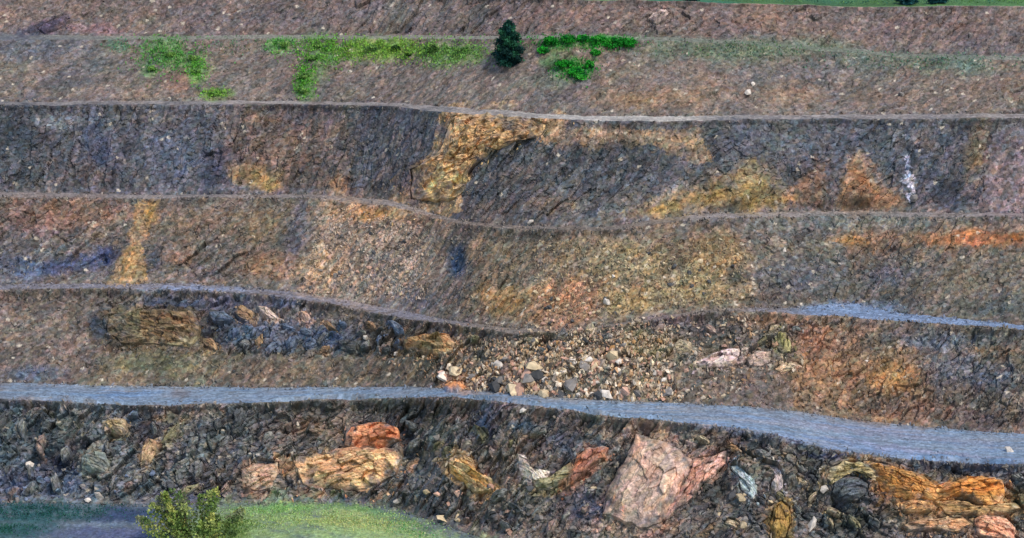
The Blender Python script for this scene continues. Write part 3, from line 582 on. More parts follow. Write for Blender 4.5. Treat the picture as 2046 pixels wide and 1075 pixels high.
# ------------------------------------------------------------------ surface lookup
def base_at(px, py):
    ci = int(round((px-cpx[0])/STEP)); ci = min(max(ci, 0), NC-1); col = GP[:, ci]
    r = np.interp(-py, -col, np.arange(NR)); r0 = int(r); r1 = min(r0+1, NR-1); f = r-r0
    y = BY0[r0, ci]*(1-f)+BY0[r1, ci]*f; z = BZ0[r0, ci]*(1-f)+BZ0[r1, ci]*f
    x = (px-W/2)/F*(y*c_-(z-HC)*s_)
    return np.array((x, y, z)), (0, NYv[r1, ci], NZv[r1, ci])
_pyd = None
def surf_at(px, py):
    """point of the real relief at a photo position"""
    ci = int(round((px-cpx[0])/STEP)); ci = min(max(ci, 1), NC-2)
    r = int(round(np.interp(-py, -GP[:, ci], np.arange(NR)))); r = min(max(r, 1), NR-2)
    p = np.array((GX[r, ci], GY[r, ci], GZ[r, ci]))
    return p, (0, NYv[r, ci], NZv[r, ci]), (r, ci)

# ------------------------------------------------------------------ outcrops
def resample(poly, n):
    P = np.array(poly+[poly[0]], float); d = np.r_[0, np.cumsum(np.hypot(*np.diff(P, axis=0).T))]
    t = np.linspace(0, d[-1], n, endpoint=False); return np.stack([np.interp(t, d, P[:, 0]), np.interp(t, d, P[:, 1])], -1)
def outcrop(i, name, label, cat, poly, th, cols, fs, group=None):
    w_ = max(p[0] for p in poly)-min(p[0] for p in poly); h_ = max(p[1] for p in poly)-min(p[1] for p in poly)
    na = int(min(150, max(40, (w_+h_)*.55))); nr = int(min(44, max(12, min(w_, h_)*.4)))
    rj = random.Random(300+i); c = resample(poly, 60).mean(0); jz = min(5, .06*min(w_, h_)+1); Z_ = []
    for k, (a, b) in enumerate(poly):
        a2, b2 = poly[(k+1) % len(poly)]; dl = math.hypot(a2-a, b2-b); ns = max(1, int(dl/14))
        Z_.append((a, b))
        for q in range(1, ns): Z_.append((a+(a2-a)*q/ns+rj.uniform(-jz, jz), b+(b2-b)*q/ns+rj.uniform(-jz, jz)))
    B = resample(Z_, na)
    ja = 1.6
    B = B+np.stack([ja*fbm(B[:, 0]/11, B[:, 1]/11, 400+i, 3), ja*fbm(B[:, 0]/11, B[:, 1]/11, 500+i, 3)], -1)
    pts = []; rr = []
    for k in range(1, nr+1):
        t = k/nr; pts.append(c+(B-c)*t); rr.append(np.full(na, t))
    pts = np.concatenate([[c]]+pts); rr = np.r_[0, np.concatenate(rr)]
    base = []; nn = []
    for p in pts:
        b, n = base_at(*p); base.append(b); nn.append(n)
    base = np.array(base); nn = np.array(nn)
    u = base[:, 0].astype(np.float32); v = np.sqrt(base[:, 1]**2+base[:, 2]**2).astype(np.float32); v = (base[:, 2]*1.25).astype(np.float32)
    prof = 1-.85*rr**6
    bu, bv = u[1+(nr-1)*na:], v[1+(nr-1)*na:]; cu, cv = bu.mean(), bv.mean()
    cvm = np.cov(np.stack([bu-cu, bv-cv])); ev, vec = np.linalg.eigh(cvm); ax = math.degrees(math.atan2(vec[1, 1], vec[0, 1]))
    r_ = random.Random(1000+i); hp = np.full(len(u), 9.); pid = np.zeros(len(u), int)
    tx, ty = r_.uniform(-.18, .18), r_.uniform(-.25, .1); h0 = th*.58
    pl_ = [(h0, tx, ty)]
    npl = r_.choice((5, 6, 7)); a0 = r_.uniform(0, 6.28)
    for k in range(npl):
        a = a0+k*2*math.pi/npl+r_.uniform(-.35, .35); dx, dy = math.cos(a), math.sin(a)
        R = float(np.percentile((bu-cu)*dx+(bv-cv)*dy, 96)); s0 = r_.uniform(.3, .82); gr = h0*.93/max(.2, (1-s0)*R)
        gr = min(gr, 3.5); pl_.append((h0+gr*s0*R, -gr*dx, -gr*dy))
    for k, (c0, gx, gy) in enumerate(pl_):
        hk = c0+gx*(u-cu)+gy*(v-cv); m = hk < hp; hp = np.where(m, hk, hp); pid = np.where(m, k, pid)
    hp = np.maximum(hp, .2*th)
    fa, a_, b_, e_ = facets(*rot(u, v, ax+8, 2.3*fs+.4, 1.05*fs+.15), 600+i, 1.5, 1.2)
    fb, a2_, b2_, e2_ = facets(*rot(u, v, ax-12, 1.1*fs, .38*fs), 700+i)
    vp = -(u-cu)*math.sin(math.radians(ax+8))+(v-cv)*math.cos(math.radians(ax+8))+.25*vnoise(u/1.5, v/1.5, 61+i); sp = max(.28, .55*fs)*(1+.0*u)
    bed = (vp/sp)%1.0; bedid = np.floor(vp/sp)
    gran = 1.0 if any(k in label for k in ('buttress', 'spur', 'rim', 'ledge of olive')) else 0.
    h = prof*(hp*(.9-.3*gran)+th*(.30-.02*gran)*(.45 if w_ > 140 and 'triangular' in label else 1.)*fa+(.13+.2*gran)*fb+.20*(1-.6*gran)*min(1., th/2)*(bed-.5)*(.3+.7*(hsh(bedid, bedid*0+i, 62) > .35))+.04*vnoise(u/.3, v/.3, 9))-1.0*(rr > .999)
    P3 = base+nn*h[:, None]
    P3[:, 0] += .25*vnoise(u/.9, v/.9, 33)*prof
    pick = (hsh(pid, pid*3+i, 800+i)*len(cols)).astype(int); pickb = (hsh(a_, b_, 805+i)*len(cols)).astype(int); cc_ = np.array([lin(x) for x in cols])
    pick2 = (hsh(a2_, b2_, 810+i)*len(cols)).astype(int)
    C = cc_[pick]*.45+cc_[pickb]*.35+cc_[pick2]*.2
    _, _, a3_, b3_, _, _ = voro(*rot(u, v, 20, .5, .4), 820); k3 = hsh(a3_, b3_, 821)
    C = np.where((k3 < .03+.07*gran)[:, None], C*.5+lin((84, 80, 80))*.5, C)
    k1 = hsh(a2_, b2_, 900+i); g1 = vnoise(u/.4, v/.4, 77)
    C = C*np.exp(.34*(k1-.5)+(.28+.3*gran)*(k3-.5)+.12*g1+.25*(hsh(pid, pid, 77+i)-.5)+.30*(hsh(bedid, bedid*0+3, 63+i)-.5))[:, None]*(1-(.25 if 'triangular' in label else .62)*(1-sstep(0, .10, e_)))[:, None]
    LC = []
    for p in pts:
        ci = min(max(int(round((p[0]-cpx[0])/STEP)), 0), NC-1); LC.append(ALB[min(int(np.interp(-p[1], -GP[:, ci], np.arange(NR))), NR-1), ci])
    nz = fbm(u/1.2, v/1.2, 840, 3); rim = np.maximum(sstep(.68, 1.05, rr+.5*nz)*.85, gran*sstep(.6, 1.0, rr+.6*nz)*.8)[:, None]; C = C*(1-rim)+rim*np.array(LC)/GAIN
    C = C*(1+np.stack([.16*(hsh(a2_, b2_, 910)-.5), 0*k1, .2*(hsh(a2_, b2_, 911)-.5)], -1))
    back = base[0]-nn[0]*1.6
    P3 = np.concatenate([P3, back[None]]); C = np.concatenate([C, C[:1]]); bi = len(P3)-1
    tris = []; quads = []
    for k in range(na):
        k2 = (k+1) % na; tris.append((0, 1+k2, 1+k)); tris.append((bi, 1+(nr-1)*na+k, 1+(nr-1)*na+k2))
    for r in range(nr-1):
        o0 = 1+r*na; o1 = o0+na
        for k in range(na):
            k2 = (k+1) % na; quads.append((o0+k, o0+k2, o1+k2, o1+k))
    org = base[0].copy()
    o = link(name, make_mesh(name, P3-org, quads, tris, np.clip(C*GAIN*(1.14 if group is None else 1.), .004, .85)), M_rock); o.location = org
    tag(o, label, cat, group)
for i, o_ in enumerate(OC): outcrop(i, *o_)

# ------------------------------------------------------------------ loose rocks
def hull(seed, n):
    import bmesh
    r = random.Random(seed); bm = bmesh.new(); sc = (r.uniform(.95, 1.3), r.uniform(.7, 1.0), r.uniform(.55, .85))
    for _ in range(n):
        v = Vector((r.gauss(0, 1), r.gauss(0, 1), r.gauss(0, 1))).normalized()*r.uniform(.85, 1.15); bm.verts.new((v.x*sc[0], v.y*sc[1], v.z*sc[2]))
    g_ = bmesh.ops.convex_hull(bm, input=bm.verts[:]); bmesh.ops.delete(bm, geom=[v for v in bm.verts if not v.link_faces], context='VERTS')
    bm.verts.index_update()
    vs_ = np.array([v.co[:] for v in bm.verts]); fs_ = np.array([[v.index for v in f.verts] for f in bm.faces]); bm.free(); return vs_, fs_
PROTO = [hull(s, 16) for s in range(7)]
SMALL = [hull(s+50, 9) for s in range(7)]
SM = {k: mat_stone('stone_'+k, c) for k, c in dict(cream=(196, 178, 148), grey=(126, 122, 120), ochre=(164, 128, 88), pink=(190, 154, 138), white=(208, 200, 192), dark=(78, 80, 84), blue=(112, 126, 150)).items()}
cache = {}
def place_rock(px, py, size_px, mat, label, group=None, cat='rock', stretch=None):
    p, n, _ = surf_at(px, py)
    k = random.randrange(7); key = (k, mat)
    if key not in cache:
        vs_, fs_ = PROTO[k]; me = make_mesh('loose_rock', vs_, tris=fs_); me.materials.append(SM[mat]); cache[key] = me
    o = bpy.data.objects.new('loose_rock', cache[key]); COL.objects.link(o)
    sc = size_px/2/12.3
    o.location = p+np.array(n)*sc*.35; o.scale = (sc, sc, sc) if not stretch else (sc*stretch[0], sc, sc*stretch[1])
    o.rotation_euler = (random.uniform(-.6, .6), stretch[2] if stretch else random.uniform(-.8, .8), random.uniform(0, 6.28) if not stretch else 0)
    tag(o, label, cat, group)
# single stones one can point at
place_rock(1494, 186, 20, 'white', 'bright white stone alone on the brown slope below the greenery at right', stretch=(.55, 1.1, .5))
place_rock(1503, 172, 12, 'white', 'smaller pale stone just above the bright white stone', stretch=(.7, 1.2, .4))
place_rock(1379, 204, 10, 'pink', 'tiny pinkish white stone left of the bright white stone', stretch=(.6, 1.2, 0))
place_rock(1802, 190, 12, 'grey', 'pale grey stone on the slope far right of the white stone')
place_rock(1826, 395, 20, 'grey', 'grey white rock at the foot of the pale vertical streak')
place_rock(1816, 335, 13, 'blue', 'bluish rock at the top of the pale vertical streak')
place_rock(58, 925, 20, 'white', 'pinkish white stone in the dark blue face at far left')
place_rock(195, 990, 22, 'white', 'white stone at the foot of the blue scree above the track')
place_rock(176, 1000, 12, 'white', 'small white stone left of the larger one near the track')
place_rock(731, 672, 16, 'white', 'whitish rock in the middle of the blue grey face')
place_rock(790, 700, 12, 'white', 'small white stone left of the orange rock cluster')
place_rock(1618, 1048, 26, 'white', 'greenish white stone near the bottom edge under the dark hollow', stretch=(.6, 1.4, .5))
place_rock(1650, 978, 18, 'white', 'pale green stone at the left foot of the olive arch', stretch=(.8, 1.2, -.5))
place_rock(793, 1005, 14, 'white', 'white stone beside the top of the grassy mound')
place_rock(886, 1040, 22, 'cream', 'cream stone right of the grassy mound', stretch=(1.3, .7, .5))
place_rock(895, 908, 16, 'grey', 'pale grey stone on the dark face left above the ochre broken rock')
place_rock(870, 872, 16, 'grey', 'grey green stone high on the dark face under the road')
place_rock(1045, 822, 14, 'white', 'white stone on the outer edge of the haul road')
place_rock(2015, 902, 16, 'white', 'pale block lying on the haul road at far right')
place_rock(1213, 605, 18, 'white', 'bright cream rock low on the tan scree')
place_rock(1285, 537, 14, 'cream', 'cream yellow stone in the middle of the tan scree')
place_rock(1223, 552, 9, 'white', 'small white stone left of the cream yellow stone in the scree')
place_rock(1060, 445, 12, 'white', 'white stone on the thin bench below the slate hollow')
place_rock(1567, 500, 11, 'white', 'small white stone at the left end of the dark scree')
place_rock(78, 746, 10, 'blue', 'light blue stone just above the haul road at left')
place_rock(1730, 722, 10, 'white', 'small cream stone on the brown slope at right')
def zone(n, poly, smin, smax, mats, label, group, avoid=True):
    xs = [p[0] for p in poly]; ys = [p[1] for p in poly]; k = 0; tries = 0
    while k < n and tries < n*40:
        tries += 1
        x = random.uniform(min(xs), max(xs)); y = random.uniform(min(ys), max(ys))
        if not inpoly(poly, np.array([x]), np.array([y]))[0]: continue
        s = smin+(smax-smin)*random.random()**2.2
        mt = random.choice(mats); wd = dict(cream='cream', grey='grey', ochre='ochre', pink='pinkish', white='whitish', dark='dark grey', blue='blue grey')[mt]
        place_rock(x, y, s, mt, ('large ' if s > smin+.6*(smax-smin) else 'small ' if s < smin+.12*(smax-smin) else '')+wd+' '+label, group); k += 1
zone(70, [(880,750),(1010,715),(1150,705),(1330,730),(1355,800),(1180,796),(1060,788),(930,778)], 11, 32, ['cream','cream','white','pink','white','grey','dark'], 'angular rock in the pale rubble pile above the haul road', 'rocks in the pale rubble pile')
zone(30, [(900,690),(1100,670),(1330,640),(1330,700),(1100,710)], 9, 18, ['cream','grey','ochre','dark'], 'rock in the upper part of the rubble under the narrow bench', 'rocks in the upper rubble')
zone(30, [(1230,500),(1490,500),(1490,600),(1230,625)], 8, 14, ['cream','ochre','cream','dark'], 'stone in the grainy tan scree of the middle face', 'stones in the tan scree')
zone(20, [(1060,580),(1220,580),(1200,645),(1080,650)], 9, 15, ['pink','cream','dark'], 'stone at the foot of the tan scree', 'pinkish stones at the scree foot')
zone(24, [(650,440),(850,450),(850,600),(620,580)], 8, 13, ['cream','grey','pink','dark'], 'stone in the pale talus fan left of the blue spot', 'stones in the grey talus')
zone(24, [(10,940),(300,930),(420,985),(280,1002),(10,1002)], 9, 16, ['blue','blue','grey','dark'], 'block in the scree at the foot of the lowest face', 'blocks in the blue scree')
zone(36, [(840,990),(1200,940),(1220,1070),(960,1072)], 9, 18, ['grey','pink','dark','cream'], 'block at the foot of the lowest face in the middle', 'blocks at the foot of the lowest face')
zone(18, [(1390,1000),(1540,960),(1540,1070),(1400,1070)], 9, 18, ['grey','dark','cream'], 'block below the pale slabs on the lowest face', 'blocks below the pale slabs')
# small rubble joined per face
def scatter(n, poly, smin, smax, cols, name, label, lift=.3, own=.6, many=3):
    xs = [p[0] for p in poly]; ys = [p[1] for p in poly]
    VV = []; FF = []; CC = []; off = 0
    X = rng.uniform(min(xs), max(xs), n*many); Yy = rng.uniform(min(ys), max(ys), n*many)
    ok = inpoly(poly, X, Yy); X = X[ok][:n]; Yy = Yy[ok][:n]
    cl = np.array([lin(c) for c in cols])
    for x, y in zip(X, Yy):
        p, nrm, (r, ci) = surf_at(x, y)
        vs_, fs_ = SMALL[random.randrange(7)]; s = (smin+(smax-smin)*random.random()**2.5)/2/12.3
        R = np.array(Euler((random.uniform(0, 6), random.uniform(0, 6), random.uniform(0, 6))).to_matrix())
        q_ = (vs_*np.array((1, random.uniform(.6, 1), random.uniform(.5, .9)))*s)@R.T+p+np.array(nrm)*s*lift
        lo = ALB[r, ci]*random.uniform(.75, 1.5); c = lo*own+cl[random.randrange(len(cl))]*(1-own)*random.uniform(.7, 1.2)
        VV.append(q_); FF.append(fs_+off); CC.append(np.tile(c, (len(vs_), 1))); off += len(vs_)
    o = link(name, make_mesh(name, np.concatenate(VV), tris=np.concatenate(FF), col=np.concatenate(CC)), M_leafrock); tag(o, label, kind='stuff')
def scatter_many(jobs, smin, smax, name, label):
    VV = []; FF = []; CC = []; off = 0
    for n, poly, cols in jobs:
        xs = [p[0] for p in poly]; ys = [p[1] for p in poly]; X = rng.uniform(min(xs), max(xs), n*3); Yy = rng.uniform(min(ys), max(ys), n*3)
        ok = inpoly(poly, X, Yy); cl = np.array([lin(c) for c in cols])
        for x, y in zip(X[ok][:n], Yy[ok][:n]):
            p, nrm, (r, ci) = surf_at(x, y)
            if not FACE[r, ci] or OMASK[r, ci]: continue
            vs_, fs_ = SMALL[random.randrange(7)]; q_s = (smin+(smax-smin)*random.random()**2)/2/12.3
            R = np.array(Euler((random.uniform(0, 6), random.uniform(0, 6), random.uniform(0, 6))).to_matrix())
            VV.append((vs_*np.array((1, random.uniform(.6, 1), random.uniform(.5, .9)))*q_s)@R.T+p+np.array(nrm)*q_s*.3); FF.append(fs_+off)
            CC.append(np.tile(np.clip((cl[random.randrange(len(cl))]*.75+ALB[r, ci]*.25)*random.uniform(.6, 1.15), 0, .8), (len(vs_), 1))); off += len(vs_)
    o = link(name, make_mesh(name, np.concatenate(VV), tris=np.concatenate(FF), col=np.concatenate(CC)), M_leafrock); tag(o, label, kind='stuff')
M_leafrock = mat_ground('loose_stone', .95, .1)
ST = [(150, 140, 128), (110, 104, 102), (170, 156, 134), (90, 92, 98)]
PALE = [(222, 198, 162), (190, 166, 134), (158, 142, 126), (232, 214, 190), (88, 82, 78), (206, 164, 122), (196, 152, 130)]
scatter(1500, [(875, 745), (1000, 705), (1160, 690), (1330, 715), (1362, 800), (1180, 797), (1060, 788), (920, 780)], 6, 17, PALE, 'rubble', 'dense pale rubble pile in the middle of the face above the haul road', own=.15)
scatter(1300, [(650, 410), (840, 450), (860, 600), (600, 585)], 4, 10, [(196, 170, 146), (166, 146, 132), (206, 190, 172), (96, 88, 84)], 'rubble', 'pale stones of the talus fan on the middle face', own=.4)
scatter(1100, [(760, 715), (900, 650), (1500, 630), (1600, 740), (1420, 800), (900, 782)], 5, 15, PALE, 'rubble', 'loose pale and pink blocks spread around the rubble pile', own=.4)
scatter(1200, [(900, 690), (1100, 668), (1340, 640), (1350, 700), (1100, 712)], 5, 12, PALE, 'rubble', 'pale rubble under the narrow bench', own=.4)
scatter(1500, [(1060, 480), (1490, 480), (1500, 600), (1230, 630), (1080, 648)], 4, 10, [(184, 164, 126), (142, 124, 98), (198, 182, 148), (92, 82, 72)], 'rubble', 'yellowish stones scattered over the tan scree', own=.35)
scatter(2000, [(-200, 815), (900, 800), (1500, 870), (2240, 935), (2240, 1120), (900, 1060), (760, 1010), (-200, 1004)], 5, 13, ST, 'rubble', 'loose rubble caught on the lowest rock face')
scatter(3200, [(-200, 590), (600, 600), (1000, 665), (1400, 630), (2240, 668), (2240, 862), (1600, 820), (1000, 782), (-200, 762)], 4, 11, ST, 'rubble', 'loose rubble on the face above the haul road')
scatter(4200, [(-200, 400), (700, 405), (1200, 462), (2240, 462), (2240, 640), (1400, 615), (1050, 652), (600, 582), (-200, 565)], 4, 9, ST, 'rubble', 'loose scree stones on the middle face')
scatter(1400, [(-200, 212), (900, 230), (1300, 245), (2240, 240), (2240, 422), (1300, 434), (1000, 440), (-200, 380)], 4, 8, ST, 'rubble', 'loose stones on the slate coloured face', own=.8)
scatter(1100, [(-200, 2), (2240, 20), (2240, 222), (1300, 228), (-200, 198)], 4, 8, ST, 'rubble', 'loose stones on the upper brown slopes', own=.8)

DB = [(128, 118, 108), (104, 98, 96), (150, 140, 128), (88, 84, 84)]
for (ti, ys0, ys1, nn_) in ((1, -2, 6, 900), (2, -3, 5, 700), (3, -3, 5, 800), (4, -3, 5, 900), (5, -3, 6, 900), (6, -3, 5, 800), (7, -5, 2, 500), (8, 1, 5, 200), (9, -5, -1, 400)):
    xs_ = np.linspace(-200, 2240, 60); yy_ = np.interp(xs_, cpx, bnd[ti])
    scatter(nn_, [(float(a), float(b+ys0)) for a, b in zip(xs_, yy_)]+[(float(a), float(b+ys1)) for a, b in zip(xs_[::-1], yy_[::-1])], 4, 10, DB, 'debris', 'fallen debris strewn along the edge of a quarry bench', own=.5, many=40)
frag = []
for o_ in OC:
    p_ = o_[3]; cx_ = sum(a for a, b in p_)/len(p_); cy_ = sum(b for a, b in p_)/len(p_); w_ = max(a for a, b in p_)-min(a for a, b in p_)
    frag.append((int(6+w_*.35), [(cx_+(a-cx_)*1.35+2, cy_+(b-cy_)*1.4+w_*.07) for a, b in p_], o_[5]))
scatter_many(frag, 3.5, 11, 'rubble', 'broken fragments lying around the rock outcrops')
# ------------------------------------------------------------------ vegetation
def leaves_mesh(name, P, size, cols, flat=False, up=.0):
    n = len(P); c = np.asarray(P)
    a = rng.normal(size=(n, 3)); a /= np.linalg.norm(a, axis=1)[:, None]
    b = rng.normal(size=(n, 3)); b -= (b*a).sum(1)[:, None]*a; b /= np.linalg.norm(b, axis=1)[:, None]
    if up: b = b*(1-up)+np.array((0, 0, up))
    s = size*rng.uniform(.6, 1.3, n)[:, None]
    V3 = np.stack([c-a*s*.5, c+a*s*.5, c+b*s, ], 1).reshape(-1, 3)
    return make_mesh(name, V3, tris=np.arange(n*3).reshape(-1, 3), col=np.clip(np.repeat(cols, 3, 0), .003, .8))
def tube(pts, rads, n=7):
    VV = []; Q = []
    for k, (p, r) in enumerate(zip(pts, rads)):
        for j in range(n):
            a = 2*math.pi*j/n; VV.append((p[0]+r*math.cos(a), p[1]+r*math.sin(a), p[2]))
    for k in range(len(pts)-1):
        for j in range(n): Q.append((k*n+j, k*n+(j+1) % n, (k+1)*n+(j+1) % n, (k+1)*n+j))
    return VV, Q
M_bark = mat_stone('bark', (84, 70, 58))
def thing(name, loc, label, cat, group=None):
    e = bpy.data.objects.new(name, None); e.location = loc; COL.objects.link(e); tag(e, label, cat, group); return e
def plant(name, px, py, width, height, nleaf, size, cols, label, cat, group=None, shape='round', stems=1, seed=0):
    p, n_, _ = surf_at(px, py); e = thing(name, p, label, cat, group)
    VV = []; Q = []; r_ = random.Random(seed+5)
    tips = []
    for s in range(stems):
        dx = r_.uniform(-.3, .3)*width if stems > 1 else 0; dy = r_.uniform(-.2, .2)*width if stems > 1 else 0
        top_ = (dx, dy, height*(.9 if shape == 'cone' else r_.uniform(.55, .8)))
        pts = [(dx*t+.05*height*r_.uniform(-1, 1)*t*(1-t), dy*t, -.6+(top_[2]+.6)*t) for t in np.linspace(0, 1, 6)]
        v_, q_ = tube(pts, [height*.03*(1-.8*t)/math.sqrt(stems) for t in np.linspace(0, 1, 6)])
        o_ = len(VV); VV += v_; Q += [tuple(a+o_ for a in f) for f in q_]; tips.append(top_)
        for b in range(4):
            t = r_.uniform(.35, .9); a = r_.uniform(0, 6.28); L_ = width*.4*(1-t*.6 if shape == 'cone' else 1)
            s0 = np.array(pts[int(t*5)]); e0 = s0+np.array((math.cos(a)*L_, math.sin(a)*L_, L_*.5))
            v_, q_ = tube([s0, (s0+e0)/2, e0], [height*.012/math.sqrt(stems), height*.009/math.sqrt(stems), height*.004], 5)
            o_ = len(VV); VV += v_; Q += [tuple(a_+o_ for a_ in f) for f in q_]
    link('trunk' if stems == 1 else 'stems', make_mesh('trunk', VV, Q), M_bark, e)
    P = []; ids = []
    if shape == 'plume':
        nl = 26; ax = [(rng.uniform(-.52, .52)*width, rng.uniform(-.3, .3)*width, height*rng.uniform(.45, 1.05), rng.uniform(.035, .075)*width) for _ in range(nl)]
        for _ in range(nleaf):
            k = rng.integers(nl); l_ = ax[k]; t = rng.random()**.8; hh = l_[2]*(1-.5*(abs(l_[0])/(width*.5))**2)
            q_ = l_[3]*(.35+1.3*math.sin(math.pi*min(1, t*.9+.08)))*rng.random()**.6; a = rng.random()*6.283
            P.append((l_[0]*(.5+.5*t)+q_*math.cos(a), l_[1]+q_*math.sin(a), .3+hh*t)); ids.append(k*5+int(t*5))
    elif shape == 'cone':
        while len(P) < nleaf:
            t = rng.random()**1.15; a = rng.random()*6.283
            rr_ = width/2*1.15*(1-t)**.5*(.66+.34*min(1, t/.3))*(.74+.3*math.sin(a*3+t*22)+.16*math.sin(a*7-t*31))
            q_ = rr_*(rng.random()**.4)
            P.append((q_*math.cos(a), q_*math.sin(a), .02*height+t*height*.98+rng.normal()*.1)); ids.append(int(t*9)*7+int(a))
    else:
        nl = 9+int(width*3); lobes = []
        for k in range(nl):
            a = rng.random()*6.283; q_ = math.sqrt(rng.random())*width*.38
            lobes.append((q_*math.cos(a), q_*math.sin(a)*.8, height*rng.uniform(.3, .85)*(1-.35*(q_/(width*.4))**2), width*rng.uniform(.10, .20)))
        for _ in range(nleaf):
            k = rng.integers(nl); l_ = lobes[k]; d = rng.normal(size=3); d /= np.linalg.norm(d); d *= l_[3]*rng.random()**.33*(1+.25*rng.normal())
            P.append((l_[0]+d[0], l_[1]+d[1], max(.03, l_[2]+d[2]*min(1, height/width*1.3)))); ids.append(k)
    ids = np.array(ids); cl = np.array([lin(c) for c in cols]); kk = (hsh(ids, ids*3+seed, 31)*len(cols)).astype(int)
    C = cl[kk]*(.65+.7*rng.random((len(P), 1)))
    link('crown', leaves_mesh('crown', P, size, C), M_leaf, e)
    return e
CON = [(20, 62, 50), (14, 48, 44), (34, 84, 58), (24, 66, 62)]
plant('conifer_tree', 1017, 130, 5.4, 7.2, 11000, .34, CON, 'dark blue green conifer standing alone on the green bench near the top', 'tree', shape='cone', seed=3)
OLV = [(122, 142, 68), (96, 120, 60), (144, 156, 88), (84, 106, 58), (156, 160, 84), (118, 126, 94)]
plant('leafy_tree', 388, 1092, 16.0, 9.0, 7500, .38, OLV, 'olive green bushy tree in front of the lowest face at the bottom left', 'tree', stems=6, seed=9, shape='plume')
BG = [(30, 140, 34), (24, 120, 34), (60, 158, 52), (18, 104, 40)]
shr = [(1100, 92, 3.4, 1.7, BG, 'green shrub just right of the dark conifer, near the bench edge'), (1085, 108, 2.6, 1.4, BG, 'green shrub lower left of the bench row beside the conifer'),
 (1135, 88, 2.8, 1.4, BG, 'low green shrub second from the conifer in the bench row'), (1165, 84, 2.6, 1.3, BG, 'low green shrub third from the conifer in the bench row'),
 (1195, 88, 3.0, 1.6, BG, 'green shrub fourth from the conifer in the bench row'), (1225, 92, 3.4, 1.9, BG, 'dense bright green shrub near the right end of the bench row'),
 (1252, 96, 3.2, 2.0, BG, 'dense dark green shrub ending the bench row at right'), (1190, 112, 1.8, 1.2, BG, 'small green shrub between the bench row and the lower shrubs'),
 (1128, 138, 3.4, 1.3, BG, 'upper left shrub of the curved clump on the slope below'), (1150, 150, 3.0, 1.5, BG, 'middle shrub of the curved clump on the slope below'),
 (1165, 160, 2.4, 1.2, BG, 'lowest shrub of the curved clump on the slope'), (1176, 140, 1.8, 1.4, BG, 'right shrub of the curved clump on the slope')]
for i, (x, y, w_, h_, c, lb) in enumerate(shr):
    plant('shrub', x, y, w_, h_, 1100, .26, c, lb, 'shrub', 'bright green shrubs right of the conifer', stems=3, seed=20+i)
YG = [(106, 148, 66), (90, 134, 60), (122, 158, 78), (78, 116, 62)]; DG = [(52, 86, 34), (64, 100, 40), (40, 70, 30)]
shr2 = [(865, 106, 3.0, 1.8, DG, 'dark olive shrub in the middle of the yellow green growth left of the conifer'), (790, 100, 2.2, 1.2, DG, 'small dark shrub left of the dark olive shrub'),
 (815, 112, 1.6, .9, DG, 'small dark shrub below the gap in the yellow green growth'),
 (745, 105, 3.4, 1.3, YG, 'yellow green shrub at the left end of the long green strip'), (920, 104, 3.4, 1.3, YG, 'yellow green shrub right of the dark olive shrub'),
 (640, 96, 2.6, 1.5, YG, 'green shrub at the top of the green streak running down the slope'), (625, 125, 2.4, 1.3, YG, 'green shrub halfway down the green streak'),
 (610, 160, 2.2, 1.2, YG, 'green shrub low in the green streak'), (605, 186, 2.2, 1.1, YG, 'lowest green shrub of the green streak near the bench edge'),
 (570, 98, 2.4, 1.4, YG, 'green shrub left of the green streak'), (385, 120, 2.4, 1.3, YG, 'green shrub at the right of the left green patch'),
 (392, 146, 2.0, 1.2, YG, 'lower right green shrub of the left green patch'), (340, 112, 2.8, 1.3, YG, 'green shrub in the centre of the left green patch'),
 (305, 140, 2.0, 1.2, YG, 'pale green shrub at the lower left of the left green patch'), (430, 190, 2.6, .9, YG, 'flat yellow green shrub at the slate face edge')]
for i, (x, y, w_, h_, c, lb) in enumerate(shr2):
    plant('shrub', x, y, w_, h_*.85, 420, .26, c, lb, 'shrub', 'shrubs left of the conifer', stems=3, seed=50+i)
DT = [(26, 70, 74), (20, 56, 60)]
def grass(n, blobs, size, name, label, hgt=.3, seg=None):
    P = []; C = []
    tot = sum(b[2]*b[3]*b[5] for b in blobs)
    for (x, y, a, b_, c, d) in blobs:
        m = int(n*a*b_*d/tot)
        for _ in range(m):
            px = x+rng.normal()*a*.6; py = y+rng.normal()*b_*.6
            if vnoise(np.array(px/11), np.array(py/7), 66)*.6+rng.random()*.7 < .22: continue
            p, nrm, (r, ci) = surf_at(px, py)
            if seg and not any(segn[s] == SEG[r, ci] for s in seg): continue
            P.append(p+np.array((rng.normal()*.12, rng.normal()*.12, rng.random()*hgt))); C.append(lin(c)*.98*rng.uniform(.6, 1.35)*np.array((rng.uniform(.8, 1.2), 1, rng.uniform(.7, 1.3))))
    o = link(name, leaves_mesh(name, P, size, np.array(C), up=.5), M_leaf); tag(o, label, kind='stuff')
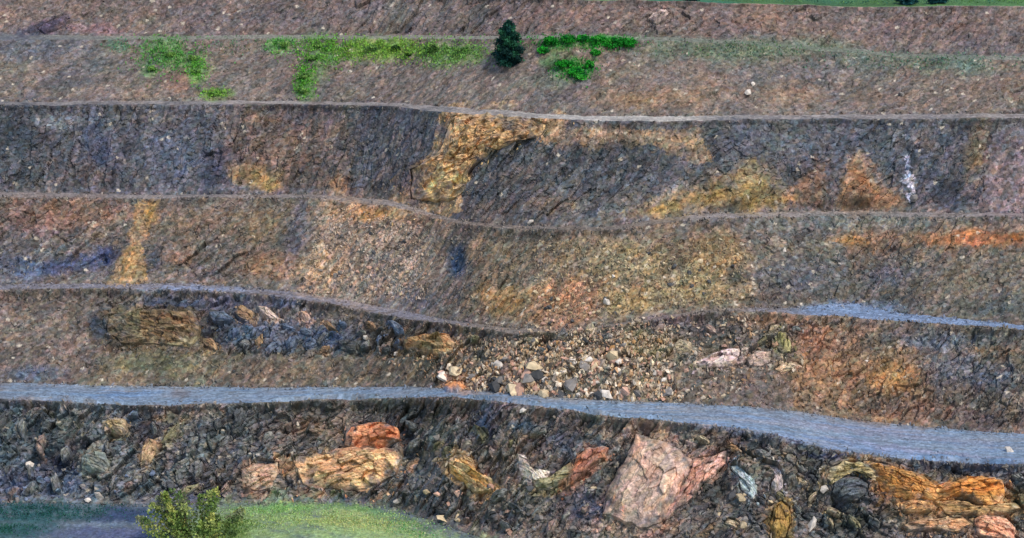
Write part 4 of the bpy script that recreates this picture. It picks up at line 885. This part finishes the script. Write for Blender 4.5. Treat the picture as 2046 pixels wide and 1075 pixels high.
grass(26000, [(340, 110, 60, 34, (88, 146, 70), .8), (395, 140, 16, 26, (100, 165, 60), 1), (560, 95, 28, 18, (92, 156, 70), .8), (650, 100, 50, 30, (98, 156, 60), 1), (608, 160, 18, 36, (92, 158, 54), 1),
 (760, 100, 100, 20, (124, 166, 66), 1.2), (900, 105, 70, 24, (112, 156, 78), 1), (1130, 85, 70, 12, (48, 128, 48), 1), (1210, 88, 56, 12, (30, 128, 34), 1.4), (1150, 142, 36, 18, (36, 128, 42), 1.2),
 (1500, 98, 220, 20, (88, 116, 84), .18), (1850, 124, 200, 18, (84, 116, 92), .18), (425, 188, 26, 10, (124, 170, 66), 1), (470, 90, 120, 14, (96, 126, 92), .2), (235, 90, 24, 12, (100, 150, 116), .4)],
 .34, 'grass', 'low green growth spreading over the upper bench and slope', .35, ['slope_b', 'bench_a'])
grass(20000, [(640, 1045, 190, 34, (160, 186, 120), 1), (560, 1020, 90, 12, (138, 182, 108), 1), (700, 1060, 110, 20, (184, 192, 126), 1), (470, 1060, 60, 30, (96, 128, 60), .8), (820, 1060, 50, 20, (92, 148, 86), .8)],
 .22, 'grass', 'short yellow green grass on the mound at the bottom', .15, ['floor'])
grass(7000, [(80, 1022, 150, 14, (40, 88, 84), 1), (20, 1058, 60, 10, (36, 88, 76), .7)], .25, 'grass', 'dark teal grass verge beside the track at bottom left', .2, ['floor'])
# plants along the top edge
ci_ = lambda px: min(max(int(round((px-cpx[0])/STEP)), 0), NC-1)
P = []; C = []
for _ in range(9000):
    px = rng.uniform(1200, 2240); t = rng.random()**1.5*90+2.5; ci = ci_(px)
    P.append((GX[-1, ci], GY[-1, ci]+t, GZ[-1, ci]+rng.random()*.5)); k = 1 if (hsh(np.array(px//26), np.array(t//9), 8) > .5) else 0
    C.append(lin([(88, 128, 66), (50, 96, 78)][k])*rng.uniform(.6, 1.3))
o = link('grass', leaves_mesh('grass', P, .3, np.array(C), up=.4), M_leaf); tag(o, 'bright green grass along the top edge of the pit at right', kind='stuff')
def top_tree(px, back, w_, h_, label, seed):
    e = plant('tree', px, 100, w_, h_, 2500, .45, DT, label, 'tree', shape='round', stems=1, seed=seed); ci = ci_(px)
    e.location = (GX[-1, ci], GY[-1, ci]+back, GZ[-1, ci]); return e
top_tree(1815, 3.0, 3.5, 1.5, 'dark teal tree on the left of the pair at the top right edge', 81)
top_tree(1878, 3.0, 3.5, 1.5, 'dark teal tree on the right of the pair at the top right edge', 82)
top_tree(1385, 1.2, 3, 1.4, 'dark tree peeping over the top edge right of the split white rock', 83)
